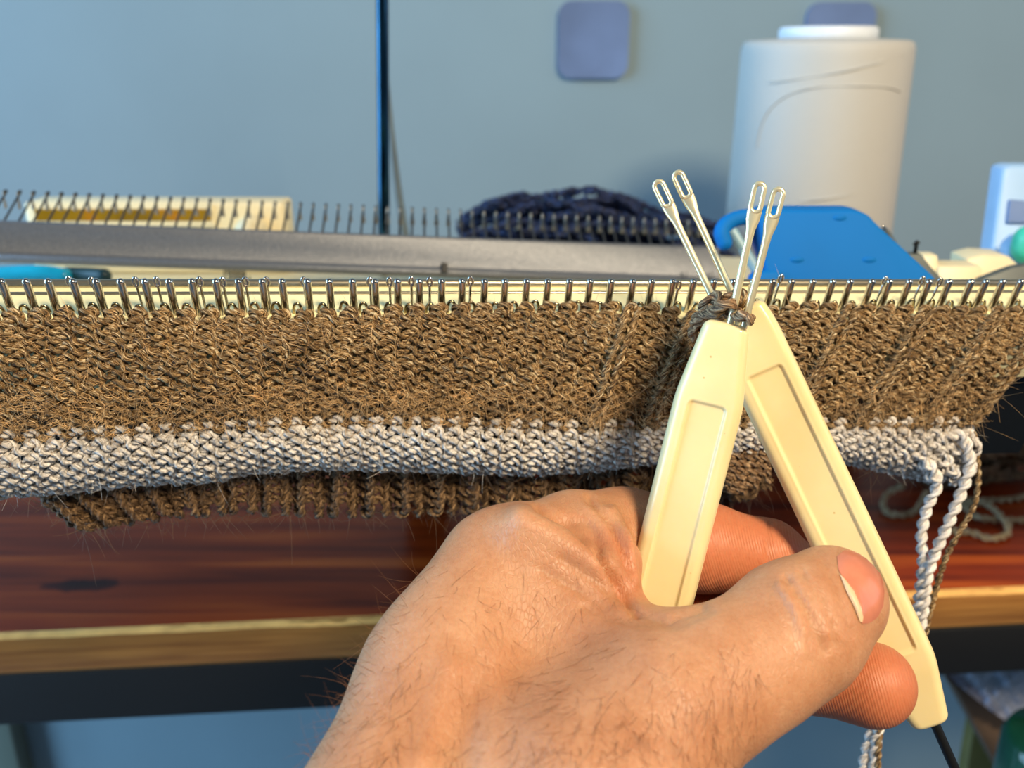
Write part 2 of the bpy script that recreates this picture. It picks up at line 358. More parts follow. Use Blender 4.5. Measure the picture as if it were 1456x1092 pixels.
# find how far back the surface must run for its rear edge to show at y=400
def row_y(o_): return proj((b0+b1)/2+backv*o_)[1]
lo, hi = 0, .05
for _ in range(40):
    m = (lo+hi)/2
    if row_y(m) > 401: lo = m
    else: hi = m
BW = lo
up = -vdn
sec = [up*0-backv*.004, backv*BW, backv*BW+vdn*.0022, backv*(BW-.001)+vdn*.0022+np.array([0, 0, -.012]), np.array([0, .004, -.018]), -backv*.004+vdn*.006]
loft_line('needle_bed', sec, b0, b1, M['bed'], km)
tube('bed_rail', [b0+backv*(BW-.0010)+up*.0002, b1+backv*(BW-.0010)+up*.0002], .0011, M['rail'], km)
tube('bed_rail', [b0+backv*(BW-.0042)-up*.0001, b1+backv*(BW-.0042)-up*.0001], .0005, M['rail'], km)
# long case behind the bed, brackets down to the desk
CZ = CAM[2]-.0835
case_poly = [(-.2, .232, CZ-.022), (.36, .262, CZ-.022), (.36, .335, CZ-.022), (-.2, .455, CZ-.022)]
prism('case', case_poly, (0, 0, .022), M['cream_case'], km, .002)
loft_line('front_beam', [np.array(v) for v in ((0, .004, -.010), (0, .03, -.010), (0, .055, -.045), (0, .018, -.045))], b0, b1, M['dark_metal'], km)
for x in (-.05, .085):
    prism('bracket', [(x, .262, CZ-.0225), (x, .335, CZ-.0225), (x, .43, TZ+.001), (x, .39, TZ+.001)], (.02, 0, 0), M['dark_metal'], km, .001)
pegs = [2, 37, 68.5, 104, 137, 171.5, 206, 240.5, 273, 307, 339, 373, 401, 437, 468, 501, 533, 565, 596, 628, 657, 689, 718, 749, 779, 810, 839, 869, 900, 927, 957, 986, 1015, 1043, 1071, 1099, 1126, 1156, 1184, 1209, 1240, 1265, 1293, 1321, 1350, 1381, 1402, 1426, 1452, 1478, 1505]
pegs = [-64, -31]+pegs
def peg_geo(px):
    top = P(px, 401, D0(px)); pts = np.array([top+vdn*s for s in (0, .002, .006, .0112)])
    pts, r = round_tip(pts, .00078, 5); r[9:] = .00078; return tube_geo(pts[:-4], r[:-4], 12)
for px in pegs:
    v, q, u = peg_geo(px); fast('gate_peg', v, q, M['chrome'], km, u)
# small latch hooks between the pegs, and thin eyelets standing up
for i in range(len(pegs)-1):
    px = (pegs[i]+pegs[i+1])/2+random.uniform(-3, 3)
    base = bedpt(px)+vdn*.001; s_ = random.choice([1, 1, -1]); h = .0030+random.uniform(-.0004, .0004)
    c = [base+ax*(-.0008*s_), base+ax*(-.0008*s_)+up*h*.6, base+ax*(-.0004*s_)+up*h, base+ax*(.0004*s_)+up*h, base+ax*(.0008*s_)+up*h*.55]
    tube('needle_hook', smooth_path(c, 12), .00032, M['brass'], km, 6)
def eyelet(px, py, bl):
    d = D0(px)+.0008; c = P(px, py+4, d); u_ = unit(-vdn*.8+ax*0); a = np.linspace(-np.pi/2, 1.5*np.pi, 15)
    ring = [c+ax*.00048*math.cos(t)+u_*.0010*math.sin(t) for t in a]
    pts = np.vstack([[c-u_*.0010+vdn*.0062+backv*.0004], ring])
    tube('latch_eyelet', pts, .00029, M['chrome'], km, 6)
for px, py in ((99, 396), (131, 397), (193, 397), (223, 397), (284, 397), (317, 397), (349, 397), (379, 397), (432, 397), (526, 397), (554, 397), (585, 396), (611, 397), (669, 396), (965, 402), (1110, 392), (1258, 395), (1311, 395), (1336, 397)): eyelet(px, py, 1)

# ------------------------------------------------------------------ knitted fabric
def ip(x, pts):
    a = np.array(pts, float); return np.interp(x, a[:, 0], a[:, 1])
TOP = [(-120, 441), (0, 440), (130, 438), (300, 440), (440, 441), (560, 434), (700, 431), (850, 430), (930, 432), (1000, 446), (1060, 450), (1095, 436), (1140, 429), (1250, 434), (1400, 436), (1520, 436)]
MID = [(-120, 622), (0, 619), (150, 612), (350, 602), (480, 596), (600, 598), (800, 604), (900, 602), (1100, 602), (1250, 600), (1390, 598)]
BOT = [(-120, 708), (0, 703), (100, 697), (200, 686), (300, 682), (350, 670), (450, 663), (550, 665), (650, 668), (750, 672), (850, 666), (920, 656), (1100, 648), (1200, 655), (1280, 672), (1345, 690), (1390, 700)]
NBR, NWH = 13, 7
RIGHT_PX = 1506
L0, R0 = P(-110, 436, D0(-110)), P(RIGHT_PX, 436, D0(RIGHT_PX))
NST = int(round(np.linalg.norm(R0-L0)/.0045))
kpx = proj(np.array([L0+(R0-L0)*k_/NST for k_ in range(NST+1)]))[0]
def wob(x, y): return np.sin(x*.011+y*.013)*.5+np.sin(x*.027-y*.021+1.3)*.3+np.sin(x*.06+y*.05)*.2
def S(k_, v):
    """surface of the knitting: k stitch index, v course (0 top .. NBR+NWH)"""
    k_ = np.asarray(k_, float); v = np.asarray(v, float)
    x0 = np.interp(k_, np.arange(NST+1), kpx)+np.where(k_ > NST, (k_-NST)*29, 0)+np.where(k_ < 0, k_*34, 0)
    w_ = np.clip(v/NBR, 0, 1.6)
    x = 300+(x0-300)*(1-.098*np.clip(w_, 0, 1)**1.1-.012*np.clip(w_-1, 0, 1))
    x = x+3.0*wob(x0*1.3, v*9)*w_
    fb = np.clip(v/NBR, 0, 1); fw = np.clip((v-NBR)/NWH, 0, 1)
    fb = fb+.012*np.sin(k_*1.7+v)*fb*(1-fb)*4
    y = ip(x, TOP)*(1-fb)+ip(x, MID)*fb+(ip(x, BOT)-ip(x, MID))*np.sin(fw*np.pi/2)**1.0*(1)
    y = y+5.5*np.clip(1-v/4, 0, 1)
    y = np.where(v < 0, y+v*9, y)
    d = D0(x)*(.970/(CT+(546-y)/F*ST))
    d = d+.0006+.0012*wob(x, y*2)*np.clip(v/4, 0, 1)-.0030*np.sin(np.clip(fb, 0, 1)*np.pi)*1.0-.0006*np.sin(fb*np.pi*.5)
    d = d+.010*(1-np.cos(fw*np.pi/2))-.0014*np.sin(fw*np.pi)
    return P(x, y, d)
def knit_course(v, k0, k1, knit_set, r, seed, per=22, A_=.10, H_=.80, Dz=.00058, surf=None, jit=.05):
    surf = surf or S; rs = np.random.default_rng(seed)
    kk = np.arange(k0, k1); t = np.arange(int((k1-k0)*per)+1)/per+k0
    ph = 2*np.pi*(t-.5)                                              # centre of a stitch at k+.5
    ki = np.clip(t.astype(int), k0, k1-1)
    ja = rs.normal(0, jit, len(kk)+1); jb = rs.normal(0, jit, len(kk)+1)
    jx = np.interp(t, np.r_[kk, k1], ja); jy = np.interp(t, np.r_[kk, k1], jb)
    ks = t+A_*np.sin(2*ph)+jx*.35
    vs = v-H_*np.cos(ph)*(1+jy*1.5)+jy*.5
    sg = np.ones(len(kk)+2)
    for q in knit_set:
        if k0 <= q < k1: sg[q-k0] = -1
    z = np.cos(2*ph)*sg[ki-k0]
    lift = np.where(sg[ki-k0] < 0, .0011, 0.)
    e = .02; p = surf(ks, vs); pu = surf(ks+e, vs)-p; pv = surf(ks, vs+e)-p
    nrm = np.cross(pu, pv); nrm /= np.linalg.norm(nrm, axis=1)[:, None]+1e-12
    tocam = CAM-p; nrm *= np.sign((nrm*tocam).sum(1))[:, None]
    zz = z*Dz+lift
    # smooth the out-of-plane offset a little where the wale changes face
    kz = np.ones(5)/5; zz = np.convolve(np.pad(zz, 2, 'edge'), kz, 'valid')
    return p+nrm*(zz+rs.normal(0, .00005, len(p)))[:, None]
knit_px = [885, 985, 1195, 1325, 1408, 1486]
KN_SET = set(int(np.argmin(np.abs((kpx[:-1]+kpx[1:])/2-x))) for x in knit_px)
fab = empty('knitted_fabric', P(700, 436, .19), 'heathered brown knitting with a white band and ribbed cuff, hanging off the pegs', 'knitting')
YR = .00086
allb, allw = [], []
for c in range(NBR):
    r_ = YR*random.uniform(.95, 1.06)
    p = knit_course(c+.5, 0, NST, KN_SET, r_, 100+c); allb.append(p)
    yarn('yarn_course', p, r_, M['brown'], fab, pitch=.0046, ph0=c*1.3)
for c in range(NWH):
    k1 = NST-(1 if c > 2 else 0)-(1 if c > 4 else 0)
    p = knit_course(NBR+c+.5, 0, k1, [], .00095, 300+c, Dz=.00062); allw.append(p)
    o = yarn('yarn_course', p, .00095, M['white'], fab, pitch=.0040, ph0=c*.9); o['label'] = 'white wool yarn course'
# cuff, hanging behind the white band
CT_ = [(20, 700), (60, 706), (200, 680), (350, 660), (900, 650), (1100, 640)]
CB_ = [(20, 690), (60, 703), (100, 738), (128, 746), (165, 738), (250, 728), (350, 722), (500, 727), (700, 722), (900, 716), (960, 712), (1040, 706), (1062, 704), (1090, 690)]
NC = 5; CK = 44
def SC(k_, v):
    k_ = np.asarray(k_, float); v = np.asarray(v, float); f = v/NC
    xt = 48+k_*(1092-48)/CK; x = xt+np.where(xt < 330, (330-xt)*.22*f, 0)
    y = ip(x, CT_)*(1-f)+ip(x, CB_)*f
    d = D0(x)*(.970/(CT+(546-y)/F*ST))+.013+.0016*np.cos(xt/46*2*np.pi)
    return P(x, y, d)
allc = []
rib = set(q for q in range(CK) if q % 2 == 0)
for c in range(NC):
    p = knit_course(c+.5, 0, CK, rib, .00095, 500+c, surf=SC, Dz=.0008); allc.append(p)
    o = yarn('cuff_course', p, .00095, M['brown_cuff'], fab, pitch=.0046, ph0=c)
# folded end of the cuff seen between the two handles
endp = []
for c in range(7):
    y0 = 632+c*10; w_ = 66 if c < 5 else 66-(c-4)*18
    xs = np.linspace(1030, 1030+w_, 40); a = np.linspace(0, 3*2*np.pi, 40)
    d_ = D0(1060)+.014
    p = P(xs+3*np.sin(2*a), y0+5*np.cos(a)+(xs-1030)*.10, np.full(40, d_)-.0006*np.cos(2*a)); endp.append(p)
    o = yarn('cuff_end_course', p, .00085, M['brown_grey'], fab, pitch=.0046, ph0=c)
# brown edge cord and tails down the right end
def cord(name, pts, r, mat, lab=None, pitch=.006, plies=2, n=90):
    o = yarn(name, smooth_path([P(np.float64(a), np.float64(b), np.float64(c)) for a, b, c in pts], n), r, mat, fab, pitch=pitch, plies=plies, sides=8)
    if lab: o['label'] = lab
    return o
dE = D0(1385)*1.06
cord('edge_cord', [(1368, 603, dE), (1384, 618, dE), (1389, 650, dE), (1390, 690, dE+.001), (1382, 725, dE+.003), (1362, 760, dE+.003), (1346, 790, dE+.004), (1335, 822, dE+.005)], .00075, M['brown'], 'brown wool edge cord', .0046)
cord('yarn_tail', [(1330, 625, dE-.003), (1362, 618, dE-.004), (1374, 632, dE-.004), (1379, 662, dE-.004), (1366, 702, dE-.003), (1348, 745, dE-.002), (1330, 785, dE), (1318, 822, dE+.002), (1312, 872, dE+.005), (1300, 930, dE+.006), (1270, 990, dE+.006), (1248, 1040, dE+.005), (1240, 1120, dE+.005)], .0013, M['white'], 'white wool yarn tail', .0062, 2, 240)
cord('yarn_tail', [(1300, 640, dE-.001), (1325, 665, dE-.002), (1332, 690, dE-.001), (1318, 722, dE+.001), (1310, 762, dE+.002), (1312, 800, dE+.003), (1308, 840, dE+.004), (1303, 870, dE+.006), (1290, 930, dE+.008), (1262, 1000, dE+.008), (1236, 1050, dE+.007), (1222, 1120, dE+.007)], .0013, M['white'], 'white wool yarn tail', .0062, 2, 240)
cord('yarn_tail', [(1335, 822, dE+.005), (1322, 870, dE+.007), (1300, 960, dE+.010), (1258, 1020, dE+.006), (1250, 1050, dE+.004), (1247, 1120, dE+.004)], .0008, M['brown'], 'brown wool yarn tail', .0046, 2, 120)
# corner of the white band bunched around the tails
for c, (x_, y_) in enumerate([(1300, 640), (1312, 655), (1322, 672), (1334, 650), (1345, 662), (1352, 634)]):
    a = np.linspace(0, 2.6*np.pi, 40); q = P(x_+14*np.cos(a)+4*a, y_+9*np.sin(a)*1.2, np.full(40, dE-.001)-.0012*np.sin(a*1.3))
    o = yarn('corner_loop', q, .00085, M['white'], fab, pitch=.0042); o['label'] = 'white wool corner loop'
# stitches lifted onto the transfer tools (the loops round the prongs)
cord('lifted_stitch', [(985, 470, .186), (992, 448, .181), (1004, 430, .177), (1014, 421, .176), (1023, 424, .1745), (1026, 440, .1725), (1018, 446, .172), (1003, 446, .175), (990, 455, .18), (984, 480, .187)], .0010, M['brown_grey'], None, .010)
cord('lifted_stitch', [(994, 462, .182), (1006, 445, .177), (1018, 436, .1705), (1034, 433, .1675), (1045, 432, .1695), (1046, 425, .174), (1036, 424, .1745), (1020, 430, .176), (1006, 442, .18), (996, 470, .186)], .0011, M['brown_grey'], None, .010)
cord('lifted_stitch', [(1000, 470, .184), (1016, 453, .177), (1034, 446, .1745), (1050, 449, .1675), (1062, 451, .1662), (1066, 455, .1668), (1064, 449, .172), (1050, 442, .176), (1030, 445, .178), (1006, 470, .186)], .0010, M['brown_grey'], None, .010)
cord('lifted_stitch', [(1030, 440, .180), (1042, 424, .177), (1050, 413, .176), (1057, 420, .175), (1056, 432, .175), (1048, 440, .178)], .0009, M['brown'], None, .010)
# brown fuzz, white fuzz
def fuzz(name, paths, n, ln, mat, out=.7):
    pts = np.vstack(paths); i = rng.integers(1, len(pts)-1, n); p = pts[i]; tg = pts[i+1]-pts[i-1]; tg /= np.linalg.norm(tg, axis=1)[:, None]+1e-9
    toc = CAM-p; toc /= np.linalg.norm(toc, axis=1)[:, None]
    d = tg*rng.choice([-1, 1], n)[:, None]*.9+toc*rng.uniform(.0, out, n)[:, None]+rng.normal(0, .45, (n, 3)); d /= np.linalg.norm(d, axis=1)[:, None]
    cu = rng.normal(0, .55, (n, 3))-toc*.25
    return hairs(name, p+toc*.0006, d, np.minimum(rng.gamma(2., ln/2, n), 1.9*ln), cu*1.3, .000058, mat, fab)
fuzz('wool_fuzz', allb, 9000, .0018, M['fuzz_b'])
fuzz('wool_fuzz', allb[-4:], 6500, .0026, M['fuzz_b'], .9)
fuzz('wool_fuzz', allw, 2600, .0013, M['fuzz_w'])
fuzz('wool_fuzz', allw[-2:], 2200, .0026, M['fuzz_d'])
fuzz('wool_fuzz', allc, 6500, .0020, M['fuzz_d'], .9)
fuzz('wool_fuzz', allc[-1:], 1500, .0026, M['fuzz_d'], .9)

# ------------------------------------------------------------------ transfer tools
def tool(label, tipA, tipB, wd, wtipA, wtipB, tapA, tapB, th, rec, skewA=0):
    A_, B_ = P(*map(np.float64, tipA)), P(*map(np.float64, tipB)); Lh = np.linalg.norm(B_-A_); a = (B_-A_)/Lh
    nrm = CAM-(A_+B_)/2; nrm -= a*(nrm@a); nrm = unit(nrm); side = np.cross(a, nrm)
    if side[0] < 0: side = -side                                    # to the right in the picture
    root = empty('transfer_tool', (A_+B_)/2, label, 'transfer tool', 'cream transfer tools held in the hand')
    ns, nq = 300, 72
    s = Lh*(.5-.5*np.cos(np.linspace(0, np.pi, 40)))[:0]
    s = np.concatenate([np.linspace(0, .002, 14)[:-1], np.linspace(.002, Lh-.002, ns-26), np.linspace(Lh-.002, Lh, 14)[1:]]); ns = len(s)
    def hw(s_):
        w_ = np.full_like(s_, wd)
        fa = np.clip(s_/tapA, 0, 1); fb = np.clip((Lh-s_)/tapB, 0, 1)
        sm = lambda f: f+.0*f
        w_ = np.minimum(w_, wtipA+(wd-wtipA)*sm(fa)); w_ = np.minimum(w_, wtipB+(wd-wtipB)*sm(fb)); return w_
    H = hw(s); ker = np.ones(15)/15; H[20:-20] = np.convolve(np.pad(H, 7, 'edge'), ker, 'valid')[20:-20]
    rc = .0016                                                       # corner rounding at the ends
    def endcut(e): return np.where(e < rc, rc-np.sqrt(np.maximum(rc**2-(rc-e)**2, 0)), 0)
    H = H-endcut(s)-endcut(Lh-s)
    tt = th*np.sqrt(np.clip(1-np.clip(1-np.minimum(s, Lh-s)/.0012, 0, 1)**2, .0, 1)); tt = np.maximum(tt, th*.04)
    tt = tt*(.78+.22*np.clip(np.minimum(s, Lh-s)/.012, 0, 1))
    q = np.sin(np.linspace(-np.pi/2, np.pi/2, nq))*.35+np.linspace(-1, 1, nq)*.65; q[0], q[-1] = -1, 1
    QQ, SS = np.meshgrid(q, s); X = QQ*H[:, None]
    e = (1-np.abs(QQ))*H[:, None]                                   # distance to the edge
    bev = .0021
    prof = np.sqrt(np.clip(1-np.clip(1-e/bev, 0, 1)**2.6, 0, 1))
    Z = tt[:, None]*prof*(1-.05*QQ**2)
    r0, r1, rw, rr = rec                                            # recess from r0 to r1, half width rw, corner rr
    cx, cy = (r0+r1)/2, (r1-r0)/2
    dx = np.abs(X)-(rw-rr); dy = np.abs(SS-cx)-(cy-rr)
    sd = np.minimum(np.maximum(dx, dy), 0)+np.hypot(np.maximum(dx, 0), np.maximum(dy, 0))-rr
    dep = .0006*(1-1/(1+np.exp(-np.clip(-sd/.00008, -30, 30))))*0+.0006/(1+np.exp(np.clip(sd/.00010, -30, 30)))
    lip = .00009*np.exp(-(sd/.00030-1.0)**2)
    Zf = Z-dep+lip
    base = A_+a*SS[..., None]+side*(X+skewA*np.clip(1-SS/tapA, 0, 1))[..., None]
    Fv = base+nrm*Zf[..., None]; Bv = base-nrm*(Z-dep)[..., None]
    V = np.vstack([Fv.reshape(-1, 3), Bv.reshape(-1, 3)]); off = ns*nq
    i = np.arange(ns-1)[:, None]*nq; j = np.arange(nq-1)[None]
    Qf = np.stack([i+j, i+j+1, i+nq+j+1, i+nq+j], -1).reshape(-1, 4)
    Qb = (Qf+off)[:, ::-1]; ii = np.arange(ns-1)*nq
    Ql = np.stack([ii, ii+nq, ii+nq+off, ii+off], -1); Qr = np.stack([ii+nq-1, ii+off+nq-1, ii+off+2*nq-1, ii+2*nq-1], -1)
    jj = np.arange(nq-1); Q0 = np.stack([jj, jj+off, jj+off+1, jj+1], -1); z = (ns-1)*nq
    Q1 = np.stack([z+jj, z+jj+1, z+jj+1+off, z+jj+off], -1)
    o = fast('handle', V, np.vstack([Qf, Qb, Ql, Qr, Q0, Q1]), M['handle'], root)
    me = o.data; bm = bmesh.new(); bm.from_mesh(me); bmesh.ops.recalc_face_normals(bm, faces=bm.faces[:]); bm.to_mesh(me); bm.free()
    return root, nrm
def prong(root, b, tip, nrm):
    b, tip = P(*map(np.float64, b)), P(*map(np.float64, tip)); a = unit(tip-b); L_ = np.linalg.norm(tip-b)
    n_ = unit(nrm-a*(nrm@a)); sd = np.cross(a, n_)
    R = .00072; eye = .0056; neck = .0052; hw_ = .00135
    st = [0, L_-eye-neck, L_-eye-neck*.6, L_-eye-neck*.25, L_-eye+.0003]; ww = [R, R, R*1.15, hw_*.9, hw_*.98]; tt = [R, R, R*.8, R*.6, R*.5]
    N_ = 14; al = np.linspace(0, 2*np.pi, N_, endpoint=False); V = []
    for s_, w_, t_ in zip(st, ww, tt): V.append([b+a*s_+sd*w_*math.cos(x)+n_*t_*math.sin(x) for x in al])
    V = np.array(V).reshape(-1, 3); i = np.arange(len(st)-1)[:, None]*N_; j = np.arange(N_)[None]; k = (j+1) % N_
    sh = (V, np.stack([i+j, i+k, i+N_+k, i+N_+j], -1).reshape(-1, 4), np.zeros((len(V), 2)))
    c0 = L_-eye+hw_*.7; c1 = L_-hw_*.95; rr = hw_*.66
    ring = [b+a*(c1+rr*math.sin(x))+sd*rr*math.cos(x) for x in np.linspace(0, np.pi, 12)]+[b+a*(c0-rr*math.sin(x))-sd*rr*math.cos(x) for x in np.linspace(0, np.pi, 12)]
    ring = ring+ring[:2]
    rg = tube_geo(np.array(ring), .00047, 10)
    v, q, u = merge([sh, rg]); return fast('prong', v, q, M['needle'], root)
TA, nA = tool('cream handled two-prong tool on the left, slim tip up, lower end behind the hand', (1036, 459, .170), (903, 985, .1765), .0064, .0041, .0041, .0150, .0140, .0028, (.0155, .062, .0034, .0009), -.0002)
prong(TA, (1035, 476, .1705), (1082, 258, .165), nA); prong(TA, (1054, 478, .1705), (1109, 266, .165), nA)
TB, nB = tool('cream handled tool on the right, pinched under the thumb, thin steel spike at its foot', (1045, 441, .1780), (1325, 1031, .1785), .0063, .0056, .0034, .0050, .0130, .0024, (.0130, .0735, .0034, .0007))
prong(TB, (1042, 482, .1782), (933, 256, .176), nB); prong(TB, (1066, 472, .1782), (961, 243, .176), nB)
tube('spike', [P(np.float64(1323), np.float64(1015), np.float64(.1786)), P(np.float64(1366), np.float64(1112), np.float64(.1787))], .00095, M['dark_metal'], TB, 12)

# ------------------------------------------------------------------ hand (signed distance field -> one skin)
def J(x, y, d): return P(np.float64(x), np.float64(y), np.float64(d))
mm = .001
def cone(p, a, ra, b, rb):
    ab = b-a; L2 = float(ab@ab); t = np.clip(((p-a)@ab.astype(p.dtype))/L2, 0, 1)
    q = p-a.astype(p.dtype)-t[..., None]*ab.astype(p.dtype)
    return np.sqrt((q*q).sum(-1))-(ra+(rb-ra)*t)
def smin(a, b, k):
    h = np.clip(.5+.5*(b-a)/k, 0, 1); return b+(a-b)*h-k*h*(1-h)
IM = J(702, 802, .1700); MMc = J(690, 835, .193); RMc = J(680, 880, .212); LMc = J(690, 940, .228)
PALM = [(J(660, 890, .1620), 9.4, IM, 9.4), (J(622, 965, .1560), 11.4, J(660, 890, .1620), 9.4), (J(535, 1190, .1380), 14.8, J(622, 965, .1560), 11.4),
        (J(580, 1230, .155), 17, MMc, 10), (J(600, 1260, .172), 18, RMc, 11), (J(660, 1280, .180), 17, LMc, 10),
        (J(760, 960, .172), 13, J(640, 1000, .172), 14), (J(700, 1180, .150), 20, J(820, 1180, .146), 20),
        (J(770, 905, .1680), 12.0, J(725, 815, .1700), 8.4), (J(760, 1035, .160), 15.5, J(880, 1062, .153), 13),
        (J(800, 860, .1660), 9.2, J(905, 935, .1585), 8.5), (J(650, 1400, .135), 27, J(590, 1250, .145), 18), (J(760, 1400, .132), 27, J(800, 1200, .145), 21),
        (J(650, 1400, .135), 27, J(640, 1750, .115), 32), (J(640, 1750, .115), 32, np.array([-.035, -.13, .765]), 40)]
TH_ = [(J(840, 1130, .1420), 17, J(942, 1012, .1480), 13.0), (J(942, 1012, .1480), 13.0, J(1014, 970, .1515), 11.9), (J(1014, 970, .1515), 11.9, J(1077, 938, .1545), 11.0), (J(1077, 938, .1545), 11.0, J(1132, 894, .1580), 11.4),
       (J(1132, 894, .1580), 11.4, J(1180, 855, .1615), 9.8)]
PIP = J(885, 770, .1865)
F1 = [(J(760, 790, .1730), 9.4, J(815, 776, .180), 10.4), (J(815, 776, .180), 10.4, PIP, 10.9), (PIP, 10.4, J(1000, 778, .1890), 9.0), (J(1000, 778, .1890), 9.0, J(1090, 792, .1905), 7.6), (J(1090, 792, .1905), 7.6, J(1150, 828, .1905), 6.4)]
F2 = [(MMc, 10.5, J(900, 858, .206), 9.5), (J(900, 858, .206), 9.5, J(1060, 905, .1920), 8.8), (J(1060, 905, .1920), 8.8, J(1150, 948, .1760), 8.0), (J(1150, 948, .1760), 8.0, J(1240, 974, .1690), 7.8)]
F3 = [(RMc, 10.5, J(880, 950, .224), 9.2), (J(880, 950, .224), 9.2, J(985, 985, .211), 8.6), (J(985, 985, .211), 8.6, J(1050, 985, .195), 7.8)]
F4 = [(LMc, 9.5, J(840, 1010, .232), 8.0), (J(840, 1010, .232), 8.0, J(915, 1030, .221), 7.4), (J(915, 1030, .221), 7.4, J(960, 1025, .207), 6.8)]
FOLD = [(J(845, 745, .1735), 3.6, J(872, 800, .1680), 4.6), (J(872, 800, .1680), 4.6, J(884, 852, .1640), 3.4), (J(745, 765, .1640), 5.0, J(850, 815, .1625), 4.2)]
def chain(p, ch, k):
    d = None
    for a, ra, b, rb in ch:
        c = cone(p, a, ra*mm, b, rb*mm); d = c if d is None else smin(d, c, k)
    return d
def sdf(p):
    d = chain(p, PALM, .009); d = smin(d, chain(p, TH_, .003), .007)
    d = smin(d, chain(p, [F1[0]], .004), .006)
    d = smin(d, chain(p, FOLD, .003), .0035)
    f1 = chain(p, F1, .0022); f2 = chain(p, F2, .003); f3 = chain(p, F3, .003); f4 = chain(p, F4, .003)
    for f in (f1, f2, f3, f4): d = smin(d, f, .0012)
    return d
def surface_nets(lo, hi, h, lo2, hi2):
    xs = []                                                        # fine where the photograph looks, coarser beyond
    for i in range(3):
        a = np.arange(lo[i], hi[i], h); b = lo[i]-.0028*np.arange(1, max(1, int((lo[i]-lo2[i])/.0028)+1))[::-1]; c_ = a[-1]+.0028*np.arange(1, max(1, int((hi2[i]-hi[i])/.0028)+1)); xs.append(np.r_[b, a, c_])
    n = np.array([len(x) for x in xs])
    G = np.empty(n, np.float32)
    for i in range(0, n[0], 8):
        X = np.stack(np.meshgrid(xs[0][i:i+8], xs[1], xs[2], indexing='ij'), -1).astype(np.float32); G[i:i+8] = sdf(X)
    for ax_ in range(3):
        for e_ in (0, -1): sl = [slice(None)]*3; sl[ax_] = e_; G[tuple(sl)] = .001
    s = G < 0
    c = np.zeros(tuple(n-1), np.int8)
    for dx in (0, 1):
        for dy in (0, 1):
            for dz in (0, 1): c += s[dx:n[0]-1+dx, dy:n[1]-1+dy, dz:n[2]-1+dz]
    act = (c > 0) & (c < 8); idx = np.full(act.shape, -1, np.int32); cells = np.argwhere(act); idx[act] = np.arange(len(cells))
    acc = np.zeros((len(cells), 3)); cnt = np.zeros(len(cells))
    cor = [(a, b, c_) for a in (0, 1) for b in (0, 1) for c_ in (0, 1)]
    for u in cor:
        for ax_ in range(3):
            if u[ax_] == 0:
                w_ = list(u); w_[ax_] = 1; g0 = G[tuple((cells+u).T)]; g1 = G[tuple((cells+w_).T)]; m = (g0 < 0) != (g1 < 0)
                t = np.where(m, g0/(g0-g1+1e-20), 0); pt = np.array(u, float)[None].repeat(len(cells), 0); pt[:, ax_] = t
                acc[m] += pt[m]; cnt[m] += 1
    cf = cells+acc/cnt[:, None]; V = np.stack([np.interp(cf[:, i], np.arange(n[i]), xs[i]) for i in range(3)], -1); Q = []
    for ax_ in range(3):
        o1, o2 = [(1, 2), (2, 0), (0, 1)][ax_]
        sl0 = [slice(None)]*3; sl1 = [slice(None)]*3; sl0[ax_] = slice(0, -1); sl1[ax_] = slice(1, None)
        a0, a1 = s[tuple(sl0)], s[tuple(sl1)]; e = np.argwhere(a0 != a1); e = e[(e[:, o1] > 0) & (e[:, o2] > 0) & (e[:, o1] < n[o1]-1) & (e[:, o2] < n[o2]-1)]
        fl = a0[tuple(e.T)]; d1 = np.zeros(3, int); d1[o1] = 1; d2 = np.zeros(3, int); d2[o2] = 1
        q = np.stack([idx[tuple((e-d1-d2).T)], idx[tuple((e-d2).T)], idx[tuple(e.T)], idx[tuple((e-d1).T)]], -1)
        q[~fl] = q[~fl][:, ::-1]; Q.append(q)
    return V, np.vstack(Q)
def grad(p, e=.0004):
    p = np.asarray(p, np.float64); g = np.stack([sdf(p+np.eye(3)[i]*e)-sdf(p-np.eye(3)[i]*e) for i in range(3)], -1)
    return g/(np.linalg.norm(g, axis=-1)[..., None]+1e-12)
def trace(px, py):
    """where the camera ray through px, py meets the skin"""
    px = np.asarray(px, float); py = np.asarray(py, float); r = FW+((px-728)/F)[..., None]*RT+((546-py)/F)[..., None]*UP
    rn = np.linalg.norm(r, axis=-1)[..., None]; r = r/rn; t = np.full(px.shape, .085)
    for _ in range(90): t = t+np.clip(sdf(CAM+r*t[..., None]), -.002, .02)*.9
    p = CAM+r*t[..., None]; return p, np.abs(sdf(p)) < .0004
allp = np.array([q for ch in (PALM, TH_, F1, F2, F3, F4) for c in ch for q in (c[0], c[2])])
lo = np.array([-.075, .040, .775]); hi = np.array([.095, .250, .955])
ps = [(c[0], c[1], c[2], c[3]) for ch in (PALM[:-4], TH_, F1, F2, F3, F4) for c in ch]
mn = np.min([np.minimum(a-ra*mm, b-rb*mm) for a, ra, b, rb in ps], 0)-.004; mx_ = np.max([np.maximum(a+ra*mm, b+rb*mm) for a, ra, b, rb in ps], 0)+.004
mn[2] -= .012
HV, HQ = surface_nets(mn, mx_, .00070, np.array([-.09, -.15, .70]), np.array([.09, .26, .96]))
print('hand', HV.shape, mn, mx_)
